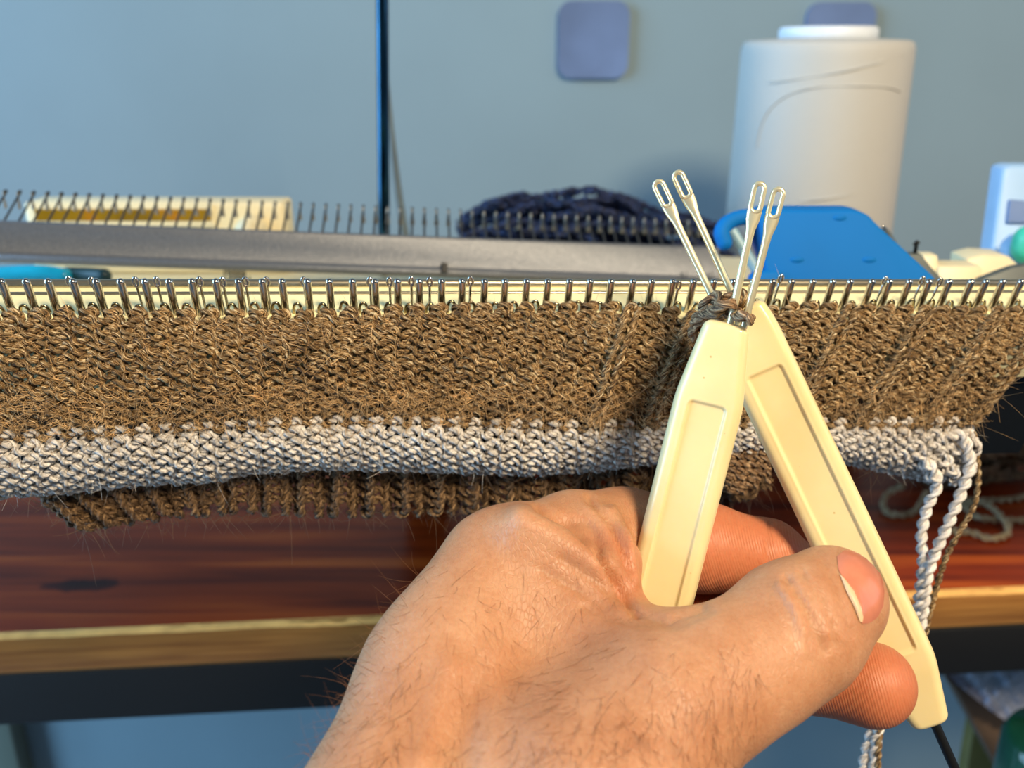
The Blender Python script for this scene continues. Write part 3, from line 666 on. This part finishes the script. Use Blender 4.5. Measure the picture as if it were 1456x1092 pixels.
# creases pressed into the skin: (polyline in picture coordinates, width px, depth m)
HN = grad(HV.astype(np.float64)); hx, hy, hd = proj(HV); facing = ((CAM-HV)*HN).sum(1) > 0
def seg_dist(poly):
    best = np.full(len(HV), 1e9)
    for (x0, y0), (x1, y1) in zip(poly[:-1], poly[1:]):
        L2 = (x1-x0)**2+(y1-y0)**2; t = np.clip(((hx-x0)*(x1-x0)+(hy-y0)*(y1-y0))/L2, 0, 1)
        best = np.minimum(best, np.hypot(hx-x0-t*(x1-x0), hy-y0-t*(y1-y0)))
    return best
disp = np.zeros(len(HV))
CR = [([(1118, 820), (1140, 852), (1160, 888), (1172, 925)], 5, .00040), ([(1140, 812), (1168, 850), (1184, 890), (1190, 920)], 4, .00030),
      ([(1130, 840), (1150, 872), (1158, 905)], 4, .00022), ([(1172, 800), (1195, 850), (1212, 900)], 4, .00022),
      ([(1093, 738), (1092, 770), (1094, 830)], 4, .00030), ([(1012, 742), (1020, 800), (1018, 838)], 4, .00010),
      ([(765, 722), (810, 745), (850, 785), (880, 830), (902, 868)], 6, .0009), ([(838, 708), (868, 740), (884, 775), (895, 810)], 5, .0007),
      ([(800, 735), (838, 745), (852, 775), (856, 800)], 5, .0004), ([(850, 780), (870, 812), (896, 850)], 5, .0006),
      ([(800, 795), (840, 820), (880, 850)], 6, .0003), ([(770, 810), (820, 838), (860, 862)], 6, .00025), ([(830, 862), (880, 880), (960, 888), (1010, 868)], 7, .0003),
      ([(905, 870), (950, 880), (1000, 862)], 5, .0005)]
for poly, w_, dp in CR:
    disp -= 1.7*dp*np.exp(-(seg_dist(poly)/w_)**2)*((hd > .176) if (poly[0][1] < 745 and poly[0][0] > 1000) else 1)
BU = [([(1108, 830), (1128, 862), (1140, 900), (1142, 930)], 4, .0003), ([(1150, 822), (1172, 862), (1180, 905)], 3.5, .00025), ([(870, 725), (893, 770), (902, 830)], 6, .0006), ([(740, 735), (790, 760), (850, 800)], 15, .0006), ([(1128, 835), (1150, 865), (1166, 900)], 7, .0003), ([(640, 950), (600, 1080)], 22, .0005), ([(700, 930), (690, 1080)], 22, .0004), ([(1110, 838), (1130, 862), (1146, 900)], 6, .00025)]
for poly, w_, dp in BU: disp += 1.6*dp*np.exp(-(seg_dist(poly)/w_)**2)
HV = HV+HN*(disp*facing)[:, None]
hand = empty('hand', J(760, 960, .165), 'left hand and wrist with pale hairy skin pinching the cream tools', 'person')
skin = NT('skin'); t = skin; tc = t.n('ShaderNodeTexCoord')
n1 = t.n('ShaderNodeTexNoise', _Scale=55., _Detail=4., _Roughness=.6); t.l(tc.outputs['Object'], n1.inputs['Vector'])
r1 = t.ramp(n1.outputs[0], [(.32, (168, 116, 82)), (.5, (181, 131, 96)), (.68, (192, 146, 112))])
at = t.n('ShaderNodeAttribute'); at.attribute_name = 'ruddy'
mxr = t.n('ShaderNodeMix', data_type='RGBA'); mxr.inputs[7].default_value = lin((190, 108, 72)); t.l(at.outputs['Fac'], mxr.inputs[0]); t.l(r1.outputs[0], mxr.inputs[6])
n4 = t.n('ShaderNodeTexNoise', _Scale=1300., _Detail=3.); t.l(tc.outputs['Object'], n4.inputs['Vector'])
r4 = t.ramp(n4.outputs[0], [(.3, (238, 228, 222)), (.6, (255, 255, 255))])
mx2 = t.n('ShaderNodeMix', data_type='RGBA', blend_type='MULTIPLY'); mx2.inputs[0].default_value = .6; t.l(mxr.outputs[2], mx2.inputs[6]); t.l(r4.outputs[0], mx2.inputs[7])
t.l(mx2.outputs[2], t.b.inputs['Base Color'])
t.set(Roughness=.46, Subsurface_Weight=.35, Subsurface_Scale=.004); t.b.inputs['Subsurface Radius'].default_value = (1, .35, .2); t.b.inputs['Specular IOR Level'].default_value = .35
vo = t.n('ShaderNodeTexVoronoi', _Scale=1500.); vo.feature = 'DISTANCE_TO_EDGE'
mp = t.n('ShaderNodeMapping'); mp.inputs['Rotation'].default_value = (0.2, .9, .3); mp.inputs['Scale'].default_value = (1, .5, .55); t.l(tc.outputs['Object'], mp.inputs[0]); t.l(mp.outputs[0], vo.inputs['Vector'])
wv = t.n('ShaderNodeTexWave', _Scale=640., _Distortion=1.8, _Detail=1.); wv.inputs['Detail Scale'].default_value = .25; wv.bands_direction = 'X'; mpw = t.n('ShaderNodeMapping'); mpw.inputs['Rotation'].default_value = (0, .35, .2)
t.l(tc.outputs['Object'], mpw.inputs[0]); t.l(mpw.outputs[0], wv.inputs['Vector'])
mlw = t.n('ShaderNodeMath', operation='MULTIPLY'); t.l(wv.outputs[0], mlw.inputs[0]); t.l(at.outputs['Fac'], mlw.inputs[1])
rv = t.ramp(vo.outputs['Distance'], [(0., (0, 0, 0)), (.12, (255, 255, 255))])
inv_ = t.n('ShaderNodeMath', operation='SUBTRACT'); inv_.inputs[0].default_value = 1.; t.l(at.outputs['Fac'], inv_.inputs[1])
mlv = t.n('ShaderNodeMath', operation='MULTIPLY'); t.l(rv.outputs[0], mlv.inputs[0]); t.l(inv_.outputs[0], mlv.inputs[1])
adw = t.n('ShaderNodeMath', operation='ADD'); t.l(mlv.outputs[0], adw.inputs[0]); t.l(mlw.outputs[0], adw.inputs[1])
t.bump(adw.outputs[0], .3, .00022); M['skin'] = skin.m
ho = fast('skin', HV, HQ, M['skin'], hand)
# palmar side of the fingers is redder: colour belongs to the skin there
f12 = np.minimum(chain(HV, F1[1:], .002), chain(HV, F2[1:], .002)); f12 = np.minimum(f12, chain(HV, F3[1:], .002))
rd = np.clip(1-f12/.0025, 0, 1)*np.clip((hx-930)/60, 0, 1)
fo = np.clip(1-chain(HV, FOLD[1:2], .002)/.003, 0, 1)*.5; rd = np.maximum(rd*.75, fo)
an = ho.data.attributes.new('ruddy', 'FLOAT', 'POINT')
an.data.foreach_set('value', rd.astype(np.float32)) if len(ho.data.vertices) == len(HV) else print('VERT MISMATCH')
# thumbnail: a curved plate lying on the skin
NO = [(1190, 792), (1200, 783), (1214, 783), (1230, 790), (1244, 803), (1253, 820), (1257, 842), (1255, 862), (1247, 878), (1236, 886), (1224, 887), (1221, 866), (1214, 846), (1203, 828), (1192, 812)]
def resample(poly, n):
    p = np.array(poly+poly[:1], float); s = np.r_[0, np.cumsum(np.hypot(*np.diff(p, axis=0).T))]; t_ = np.linspace(0, s[-1], n, endpoint=False)
    return np.stack([np.interp(t_, s, p[:, 0]), np.interp(t_, s, p[:, 1])], -1)
def nail(name, poly, lift, mat, parent, rings=7):
    o_ = resample(poly, 60); c = o_.mean(0); V = []; n_ = 60
    for k_ in range(rings):
        f_ = 1-k_/(rings-.0); q = c+(o_-c)*f_; p, ok = trace(q[:, 0], q[:, 1])
        for _ in range(12):
            if ok.all(): break
            q[~ok] = c+(q[~ok]-c)*.96; p, ok = trace(q[:, 0], q[:, 1])
        g = grad(p)
        V.append(p+g*lift*min(1, .25+k_*.5))
    p, ok = trace(c[None, 0], c[None, 1]); V.append(p+grad(p)*lift)
    V = np.vstack(V); i = np.arange(rings-1)[:, None]*n_; j = np.arange(n_)[None]; k_ = (j+1) % n_
    Q = np.stack([i+j, i+k_, i+n_+k_, i+n_+j], -1).reshape(-1, 4); last = (rings-1)*n_
    T = np.stack([last+j[0], last+k_[0], np.full(n_, len(V)-1), np.full(n_, len(V)-1)], -1)
    me = bpy.data.meshes.new(name); me.from_pydata([tuple(v) for v in V], [], [tuple(map(int, q)) for q in Q]+[tuple(map(int, x[:3])) for x in T])
    for p_ in me.polygons: p_.use_smooth = True
    o2 = link(name, me, mat, parent); bm = bmesh.new(); bm.from_mesh(me); bmesh.ops.recalc_face_normals(bm, faces=bm.faces[:]); bm.to_mesh(me); bm.free(); return o2
nl = nail('thumbnail', NO, .00045, M['thumbnail'], hand); nl['label'] = 'pink thumbnail with pale rim'
nr = nail('nail_rim', [(1193, 816), (1200, 823), (1211, 838), (1220, 858), (1228, 884), (1222, 885), (1213, 862), (1203, 842)], .00062, M['lunula'], nl, 4); nr['label'] = 'pale rim of the thumbnail'
# body hair on the back of the hand
def hand_hair(n, xr, yr, name='hand_hair'):
    x = rng.uniform(*xr, n); y = rng.uniform(*yr, n); p, ok = trace(x, y); 
    keep = ok & (rng.uniform(size=n) < np.clip((y-760)/260, .12, 1)) & ~((x > 1120) & (y < 940)) & ~((x > 900) & (y < 900)); p = p[keep]; g = grad(p); m = len(p)
    dpx = -UP*.9+RT*rng.normal(-.15, .35, m)[:, None]; dpx = dpx-g*(dpx*g).sum(1)[:, None]; dpx /= np.linalg.norm(dpx, axis=1)[:, None]
    return hairs(name, p-g*.0001, dpx+g*.28, rng.uniform(.0025, .0060, m), rng.normal(0, .25, (m, 3)), .000036, M['hair'], hand, 6)
hand_hair(800, (440, 1080), (800, 1092))
# longer hairs along the left outline
ys = rng.uniform(820, 1090, 60); xl = np.interp(ys, [742, 780, 880, 990, 1092], [650, 610, 545, 482, 432])+rng.uniform(6, 34, 60)
p, ok = trace(xl, ys); p = p[ok]; g = grad(p); m = len(p)
d_ = g*.6+RT*(-.35)+UP*rng.normal(.25, .4, m)[:, None]; d_ /= np.linalg.norm(d_, axis=1)[:, None]
hairs('hand_hair', p, d_, rng.uniform(.003, .0065, m), rng.normal(0, .3, (m, 3)), .00003, M['hair'], hand, 6)

# ------------------------------------------------------------------ grey comb behind the bed
def cinv(px): return 3.333-0.433*px/1000
def CP(px, py): return P(np.float64(px), np.float64(py), np.float64(1/cinv(px)))
comb = empty('hook_comb', CP(400, 380), 'long grey painted comb bar with a row of upright wire hooks', 'comb')
def ctop(px): return 313+37*px/1000
def cbot(px): return 371+31*px/1000
cA, cB = -160, 1022
tA, tB = CP(cA, ctop(cA)), CP(cB, ctop(cB)); bA, bB = CP(cA, cbot(cA)), CP(cB, cbot(cB)+3)
cax = unit(tB-tA); cup = unit(tA-bA); cn = unit(np.cross(cax, cup)); cn = cn if cn[1] > 0 else -cn
def cprof(hh, th=.006, r=.0022):
    pr = [(0, hh), (0, .003)]+[(-.0016+.0016*math.cos(a)-.0004, .0016-.0016*math.sin(a)) for a in (0, .6, 1.2, 1.57)]+[(.004, -.0002), (th, .0012), (th, hh)]
    return pr
V = []; k = None
for Tt, Bb in ((tA, bA), (tB, bB)):
    hh = np.linalg.norm(Tt-Bb); pr = [(.0, hh), (-.0006, hh-.0008), (-.0006, .0030), (-.0015, .0021), (-.0018, .0011), (-.0012, .0001), (.001, -.0004), (.006, .0004), (.007, .004), (.006, hh)]
    k = len(pr); V += [Bb+cn*a+cup*b for a, b in pr]
bm = bmesh.new(); vs = [bm.verts.new(tuple(v)) for v in V]
for j in range(k): bm.faces.new([vs[j], vs[(j+1) % k], vs[k+(j+1) % k], vs[k+j]])
bm.faces.new(vs[:k]); bm.faces.new(vs[k:])
co = bm_obj('comb_bar', bm, M['grey_paint'], comb, .0003, 1)
# slot and holes
q = CP(631, 382); prism('slot', [q-cax*.0010-cn*.0034-cup*.0016, q+cax*.0010-cn*.0034-cup*.0016, q+cax*.0010-cn*.0034+cup*.0018, q-cax*.0010-cn*.0034+cup*.0018], cn*.003, M['black'], comb)
for px, py in ((970, 391), (1006, 392)):
    q = CP(px, py)-cn*.003; tube('hole', [q, q+cn*.001], .0011, M['black'], comb, 14, False)
    bm = bmesh.new(); bmesh.ops.create_circle(bm, cap_ends=True, radius=.0011, segments=16)
    me = bpy.data.meshes.new('hole'); bm.to_mesh(me); bm.free(); o = link('hole', me, M['black'], comb)
    o.matrix_world = Matrix.Identity(4); me.transform(Matrix.Translation(Vector(tuple(q-cn*.0002))) @ Vector(tuple(-cn)).to_track_quat('Z', 'Y').to_matrix().to_4x4())
hd_ = unit(FW+(-118/F)*RT+(1276/F)*UP)                              # hooks run up and away
hl = .0186
def hook_pts(p):
    t0 = p+hd_*hl; arc = [t0+np.array([0, -.0011, 0])*(1-math.cos(a))+hd_*.0011*math.sin(a) for a in np.linspace(.3, np.pi, 6)]
    return np.array([p-hd_*.004, p+hd_*hl*.5, t0]+arc+[arc[-1]+np.array([0, -.0004, -.0048])])
n_h = int(np.linalg.norm(tB-tA)/.0045)
for i in range(n_h):
    p = tA+(tB-tA)*(i+.35)/n_h+cn*.003-cup*.0005; px = proj(p)[0]
    if px > 1012: continue
    hk = hook_pts(p); hko = tube('comb_hook', hk[:-2], .00042, M['wire'], comb, 6)
    e = hk[-1]; f_ = hk[-2]; ff = (px > 500)
    tube('hook_tip', [f_, (f_+e)/2, e], np.array([.0004, .0005, .0008])*(1.15 if ff else .8), M['tip'], hko, 8)
# ------------------------------------------------------------------ things on the case
def dz(px, py, z): return PZ(px, py, z)
# cream counter box with amber window
A3 = P(np.float64(38), np.float64(326), np.float64(.358)); B3 = P(np.float64(406), np.float64(330), np.float64(.358)); a_ = unit((B3-A3)*[1, 1, 0]); n3_ = np.array([-a_[1], a_[0], 0])
A3[2] = B3[2] = CZ
cb = empty('cream_counter', (A3+B3)/2, 'cream plastic counter unit with long amber window behind the wire hooks', 'counter')
Lb = np.linalg.norm(B3-A3); hb = .0285
prism('housing', [A3, B3, B3+n3_*.016, A3+n3_*.016], (0, 0, hb), M['cream_case'], cb, .0018)
wa, wb = A3+a_*.004, A3+a_*.074
prism('window_bezel', [wa-n3_*.0008+np.array([0, 0, .0195]), wb-n3_*.0008+np.array([0, 0, .0195]), wb-n3_*.0008+np.array([0, 0, .0276]), wa-n3_*.0008+np.array([0, 0, .0276])], n3_*.001, M['cream_case'], cb)
prism('amber_window', [wa+a_*.001-n3_*.0012+np.array([0, 0, .0215]), wb-a_*.001-n3_*.0012+np.array([0, 0, .0215]), wb-a_*.001-n3_*.0012+np.array([0, 0, .0260]), wa+a_*.001-n3_*.0012+np.array([0, 0, .0260])], n3_*.001, M['amber'], cb)
p = B3-a_*.012+np.array([0, 0, .018]); lath = tube('knob', [p-n3_*.006, p], .006, M['cream_case'], cb, 24)
# teal clip at the left, under the comb
c0 = PZ(-40, 392, CZ+.003); c1 = PZ(148, 392, CZ+.003)
tl = empty('teal_clip', (c0+c1)/2*[1, 1, 0]+np.array([0, 0, CZ]), 'glossy teal plastic clip lying on the case under the left of the comb', 'clip')
tube('clip_arm', smooth_path([c0, c0*.5+c1*.5+np.array([0, 0, .0012]), c0*.3+c1*.7], 14), .0030, M['teal'], tl, 14)
tube('clip_jaw', smooth_path([c0*.3+c1*.7+np.array([0, .003, 0]), c0*.15+c1*.85+np.array([0, .002, 0]), c1], 10), .0029, M['teal_dark'], tl, 14)
# springs
sp_ = empty('coil_spring', PZ(330, 393, CZ), 'small dark wire coil spring lying on the cream case', 'spring')
c = PZ(320, 391, CZ+.0035); c2 = PZ(352, 396, CZ+.0035); a = np.linspace(0, 5*2*np.pi, 90)
tube('coil', c+(c2-c)*np.linspace(0, 1, 90)[:, None]+.0028*np.stack([np.zeros(90), np.cos(a), np.sin(a)], -1), .0003, M['dark_metal'], sp_, 6)
# ------------------------------------------------------------------ blue carriage plate
bl = empty('blue_carriage', PZ(1200, 430, CZ), 'bright blue plastic carriage cover with a curved grip, standing on the case', 'carriage')
d_b = .262
def Bp(px, py, dd=0.): return P(np.float64(px), np.float64(py), np.float64(d_b+dd))
def slab(name, pts, d0, thick, mat, parent, bev=.0012):
    yb = 546-F*(((CZ+.0004-CAM[2])/d0+ST)/CT)
    poly = [P(np.float64(x), np.float64(yb if y in (436, 430) else y), np.float64(d0)) for x, y in pts]; return prism(name, poly, np.array([0, thick, 0]), mat, parent, bev, 3)
slab('cover_plate', [(1078, 304), (1088, 299), (1211, 299), (1222, 301), (1236, 306), (1246, 318), (1331, 396), (1360, 436), (1100, 436), (1088, 380)], d_b, .010, M['blue'], bl, .0012)
for (x, y) in ((1195, 311), (1134, 371), (1237, 371)):
    q = Bp(x, y, -.0006); u_ = unit(CAM-q)
    bm = bmesh.new(); bmesh.ops.create_uvsphere(bm, u_segments=20, v_segments=8, radius=1)
    for v in bm.verts: v.co = Vector((v.co.x*.0022, v.co.y*.0007, v.co.z*.0010))+Vector(tuple(q+np.array([0, .0009, 0])))
    bm_obj('screw_cap', bm, M['blue'], bl, smooth=True)
tube('grip', smooth_path([Bp(1086, 309, .004), Bp(1056, 309, .004), Bp(1035, 317, .003), Bp(1026, 330, .002), Bp(1030, 345, .002)], 20), .0023, M['blue'], bl, 14)
slab('grip_web', [(1060, 312), (1090, 306), (1104, 380), (1112, 430), (1080, 430), (1084, 385)], d_b+.006, .004, M['blue_dark'], bl, .0008)
tube('grip_rod', [Bp(1042, 330, .004), Bp(1092, 410, .004)], .0016, M['pale_rod'], bl, 12)
slab('grip_foot', [(1068, 396), (1084, 386), (1112, 384), (1130, 436), (1064, 436)], d_b-.001, .006, M['blue'], bl, .0015)
slab('base_plate', [(1255, 350), (1262, 360), (1310, 361), (1322, 377), (1352, 410), (1352, 436), (1262, 436)], d_b+.013, .003, M['slate'], bl, .0004)
tube('spring_arm', smooth_path([Bp(1258, 327, .012), Bp(1262, 331, .012), Bp(1280, 360, .012)], 10), .0008, M['slate'], bl, 8)
q = Bp(1256, 326, .011); a = np.linspace(0, 2*np.pi, 16); tube('spring_eye', q+.0008*np.stack([np.cos(a), 0*a, np.sin(a)], -1), .00022, M['chrome'], bl, 6)
q = P(np.float64(1303), np.float64(347), np.float64(.275)); tube('screw', [q+np.array([0, 0, .0006]), q-np.array([0, 0, .004])], .0006, M['dark_metal'], bl, 8); tube('screw_slot_head', [q+np.array([-.0007, 0, 0]), q+np.array([.0007, 0, .0004])], .0004, M['dark_metal'], bl, 8)
# cream end blocks and the pale blue stand at the right
eb = empty('end_cap', PZ(1390, 420, CZ), 'stepped cream plastic end block on the case at the right', 'end cap')
slab('block', [(1312, 363), (1334, 363), (1334, 436), (1312, 436)], .292, .006, M['cream_case'], eb, .0006)
slab('block', [(1334, 379), (1396, 379), (1396, 436), (1334, 436)], .291, .010, M['cream_case'], eb, .0006)
slab('block', [(1374, 368), (1398, 362), (1434, 364), (1452, 380), (1452, 436), (1374, 436)], .300, .012, M['cream_case'], eb, .0008)
st = empty('tension_stand', PZ(1440, 420, CZ), 'pale blue plastic stand with a slot and green cap at the right edge', 'stand')
slab('upright', [(1427, 240), (1436, 235), (1520, 235), (1520, 436), (1404, 436), (1412, 350)], .33, .010, M['pale_blue'], st, .0014)
slab('slot', [(1436, 284), (1500, 290), (1500, 318), (1432, 318)], .3285, .002, M['sticker'], st, .0008)
slab('arm', [(1432, 350), (1446, 336), (1520, 336), (1520, 436), (1430, 436)], .315, .006, M['pale_blue'], st, .0014)
q = P(np.float64(1462), np.float64(347), np.float64(.311)); tube('green_cap', [q-np.array([0, 0, .0016]), q+np.array([0, 0, .0012])], .0052, M['green'], st, 24)
lv = slab('dark_lever', [(1392, 398), (1440, 380), (1520, 366), (1520, 436), (1392, 436)], .285, .003, M['slate'], st, .0004)

# ------------------------------------------------------------------ thread cone
cc = PZ(1135, 320, TZ+.0) ; cy = .42
top = PY(1180, 45, cy); ctr = np.array([PY(1176, 60, .475)[0], .475, TZ])
tc_ = empty('thread_cone', ctr, 'tall cone of off-white thread standing behind the blue carriage', 'thread cone')
R_ = .0414
topz = PY(1180, 50, .475)[2]-.003
H_ = topz-TZ
prof = [(0.0, 0), (R_*.93, 0), (R_*1.02, .004), (R_*1.015, H_*.3), (R_*1.0, H_*.6), (R_*.985, H_*.85), (R_*.98, H_*.97), (R_*.975, H_*.985), (R_*.955, H_*.998), (R_*.90, H_+.0006), (R_*.5, H_+.0015), (0.0, H_+.0015)]
th = lathe('wound_thread', prof, ctr, M['thread'], tc_, 96)
lathe('core_rim', [(R_*.40, H_), (R_*.56, H_), (R_*.56, H_+.0055), (R_*.53, H_+.0068), (R_*.42, H_+.0068), (R_*.40, H_+.005), (R_*.40, H_)], ctr, M['cone_core'], tc_, 64)
lathe('cone_foot', [(R_*.6, 0.0002), (R_*.97, .0003), (R_*.97, .0025), (R_*.6, .0026)], ctr, M['cone_core'], tc_, 64)
def on_cone(px, py):
    r = FW+(px-728)/F*RT+(546-py)/F*UP; o_ = CAM-ctr; R = R_*np.interp((CAM+r*.4)[2]-TZ, [0, H_], [1.02, .98])
    a = r[0]**2+r[1]**2; b = 2*(o_[0]*r[0]+o_[1]*r[1]); c = o_[0]**2+o_[1]**2-(R+.0001)**2; D = b*b-4*a*c
    return CAM+r*((-b-math.sqrt(max(D, 0)))/(2*a))
for pl in ([(1050, 122), (1100, 117), (1180, 105), (1240, 92), (1284, 78)], [(1076, 210), (1082, 180), (1095, 155), (1120, 135), (1160, 124), (1220, 122), (1262, 124), (1280, 130)], [(1060, 285), (1140, 286), (1200, 278), (1250, 262)]):
    tube('thread_strand', smooth_path([on_cone(*q_) for q_ in pl], 50), .00045, M['thread'], tc_, 6)
# ------------------------------------------------------------------ navy yarn in a bag
nv = empty('navy_yarn', (PY(845, 330, .47)*[1, 1, 0]+np.array([0, 0, TZ])), 'heap of navy blue yarn hanks behind the grey comb', 'yarn')
cN = PY(850, 345, .47); ww = 200*.5/F
strs = []
bm = bmesh.new(); bmesh.ops.create_uvsphere(bm, u_segments=40, v_segments=24, radius=1)
def pile_top(x): return np.interp(x, [640, 655, 690, 740, 790, 840, 880, 930, 980, 1030, 1060], [345, 305, 288, 279, 276, 273, 280, 293, 303, 318, 345])
cx_ = PY(848, 340, .47)[0]
for v in bm.verts:
    x = v.co.x; pxx = 848+x*205; zt = PY(pxx, pile_top(pxx), .47)[2]-.004
    v.co = Vector((cx_+x*.066, .47+v.co.y*.045, TZ+(v.co.z*.5+.5)*(zt-TZ)+.0005))
bm_obj('heap_core', bm, M['navy'], nv, smooth=True)
for i in range(70):
    xc = random.uniform(665, 1010); sp2 = random.uniform(60, 170); yo = random.uniform(0, 55); dd = random.uniform(.418, .46)
    xs = np.linspace(max(652, xc-sp2/2), min(1040, xc+sp2/2), 7); ph = random.uniform(0, 6)
    ys_ = pile_top(xs)+3+yo+8*np.sin(np.linspace(0, 3.1, 7)+ph); strs.append((xs, ys_, dd))
    pts = np.array([PY(a, b, dd+.006*math.sin(ph+k_)+.02*abs((a-848)/200)**2-yo*.0002) for k_, (a, b) in enumerate(zip(xs, ys_))])
    yarn('yarn_strand', smooth_path(pts, 36), random.uniform(.0013, .0022), M['navy'], nv, pitch=.012, ph0=i)
# ------------------------------------------------------------------ pole and added shadow strand
pb = PY(541, 345, .355); pole = empty('yarn_mast', (pb[0], .355, CZ), 'slim upright blue-black steel rod rising out of the top of the picture', 'rod')
pt = PY(540, -60, .355)
_t, _b = PY(543, -60, .355), PY(546, 345, .355); _b = _b+(_b-_t)*((_b[2]-CZ-.002)/(_t[2]-_b[2]))
tube('rod', [_b, _t+(_t-_b)*.5], .0023, M['rod'], pole, 24)
0 and tube('socket', [np.array([pb[0], .355, CZ+.002]), np.array([pb[0], .355, CZ+.008])], .0040, M['blue'], pole, 24)
tube('rod_shadow_strand', smooth_path([PY(549, 100, .42), PY(556, 180, .42), PY(566, 270, .42), PY(590, 440, .42), PY(592, 600, .42)], 20), np.linspace(.0008, .0024, 20), M['shadow_gray'], pole, 10)  # tapering grey tube added in place of the rod's shadow on the wall
# ------------------------------------------------------------------ cream yarn on the desk, right
cy_ = empty('loose_yarn', PZ(1400, 740, TZ), 'loose cream yarn looping over the dark desk at the right', 'yarn')
def dyarn(pts, r=.0016):
    q = [PZ(a, b, TZ+r+c) for a, b, c in pts]; yarn('strand', smooth_path(q, 70), r, M['cream_yarn'], cy_, pitch=.009)
dyarn([(1500, 690, .0), (1450, 708, 0), (1400, 712, 0), (1370, 712, .0), (1390, 735, .002), (1440, 740, 0), (1500, 738, 0)])
dyarn([(1372, 716, .003), (1400, 716, .004), (1420, 730, .004), (1432, 745, .003), (1432, 760, .0), (1410, 766, 0), (1380, 757, 0), (1352, 755, 0)])
dyarn([(1285, 690, .01), (1262, 702, .004), (1256, 720, .001), (1270, 732, 0), (1300, 728, 0), (1318, 700, .004)])
# dark fuzzy hank at the right, behind the end of the knitting
dk = empty('dark_wool', PZ(1440, 690, TZ), 'dark brown fuzzy wool bundle in shadow at the right', 'wool')
for i in range(40):
    a = np.linspace(0, 2*np.pi, 8); ex, ey = random.uniform(.010, .028), random.uniform(.008, .020); hh = .002+.036*(i/40)*random.uniform(.6, 1); ox, oy = .232+random.uniform(-.010, .02), .425+random.uniform(-.012, .012); tl_ = random.uniform(-.25, .25)
    yarn('hank_strand', smooth_path([np.array([ox+ex*math.cos(t_), oy+ey*math.sin(t_), TZ+max(.002, hh+tl_*ex*math.cos(t_))]) for t_ in a], 50), .0018, M['brown_cuff'], dk, pitch=.009, ph0=i)
tq = slab('teal_pouch', [(1416, 575), (1446, 556), (1530, 545), (1530, 572), (1440, 580)], .245, .004, M['teal'], None, .0005)
tag(tq, 'sliver of teal plastic poking out under the knitting at the right edge', 'plastic sheet')
# ------------------------------------------------------------------ below the desk at the right
bag = empty('plastic_bag', P(np.float64(1410), np.float64(1000), np.float64(.45)), 'crumpled clear plastic bag with bluish glints below the desk at right', 'bag')
nx, ny = 70, 50; X, Y = np.meshgrid(np.linspace(0, 1, nx), np.linspace(0, 1, ny))
px = 1335+X*220; py = 935+Y*(8+130*np.clip(X*1.3, 0, 1)**.8); dd = .46+.05*(X)+.006*wob(px*5, py*6)+.004*wob(px*11, py*9)+.004*rng.normal(size=X.shape)*.15
Vb = P(px, py, dd).reshape(-1, 3); i = np.arange(ny-1)[:, None]*nx; j = np.arange(nx-1)[None]
fast('film', Vb, np.stack([i+j, i+j+1, i+nx+j+1, i+nx+j], -1).reshape(-1, 4), M['film'], bag)
bx_ = empty('storage_board', P(np.float64(1420), np.float64(1060), np.float64(.5)), 'dark brown board standing on edge beneath the plastic bag', 'board')
M['brownboard'] = plain('brown_board', (78, 60, 44), .6); M['olive'] = plain('olive_card', (104, 96, 48), .7)
slab('board', [(1352, 972), (1368, 975), (1560, 1130), (1560, 1240), (1500, 1240)], .50, .02, M['brownboard'], bx_, .001)
slab('olive_panel', [(1388, 1010), (1500, 1100), (1500, 1240), (1350, 1240)], .53, .01, M['olive'], bx_, .001)
gj = lathe('glass_jar', [(0.0, 0), (.018, 0), (.021, .004), (.021, .03), (.018, .036), (.0, .037)], P(np.float64(1478), np.float64(1130), np.float64(.43)), plain('dark_green_glass', (18, 66, 48), .08), None, 40)
tag(gj, 'dark green glossy lid at the bottom right corner', 'lid')
# panels on the wall below the desk at left
M['greypanel'] = plain('grey_green_panel', (112, 118, 104), .7, noise=.03, scale=6)
a = PY(-60, 1150, WY-.02); b = PY(42, 1150, WY-.02)
struct(box('trim_1', (a[0], WY-.02, 0), (b[0], WY, .60), M['greypanel'], bevel=.002))
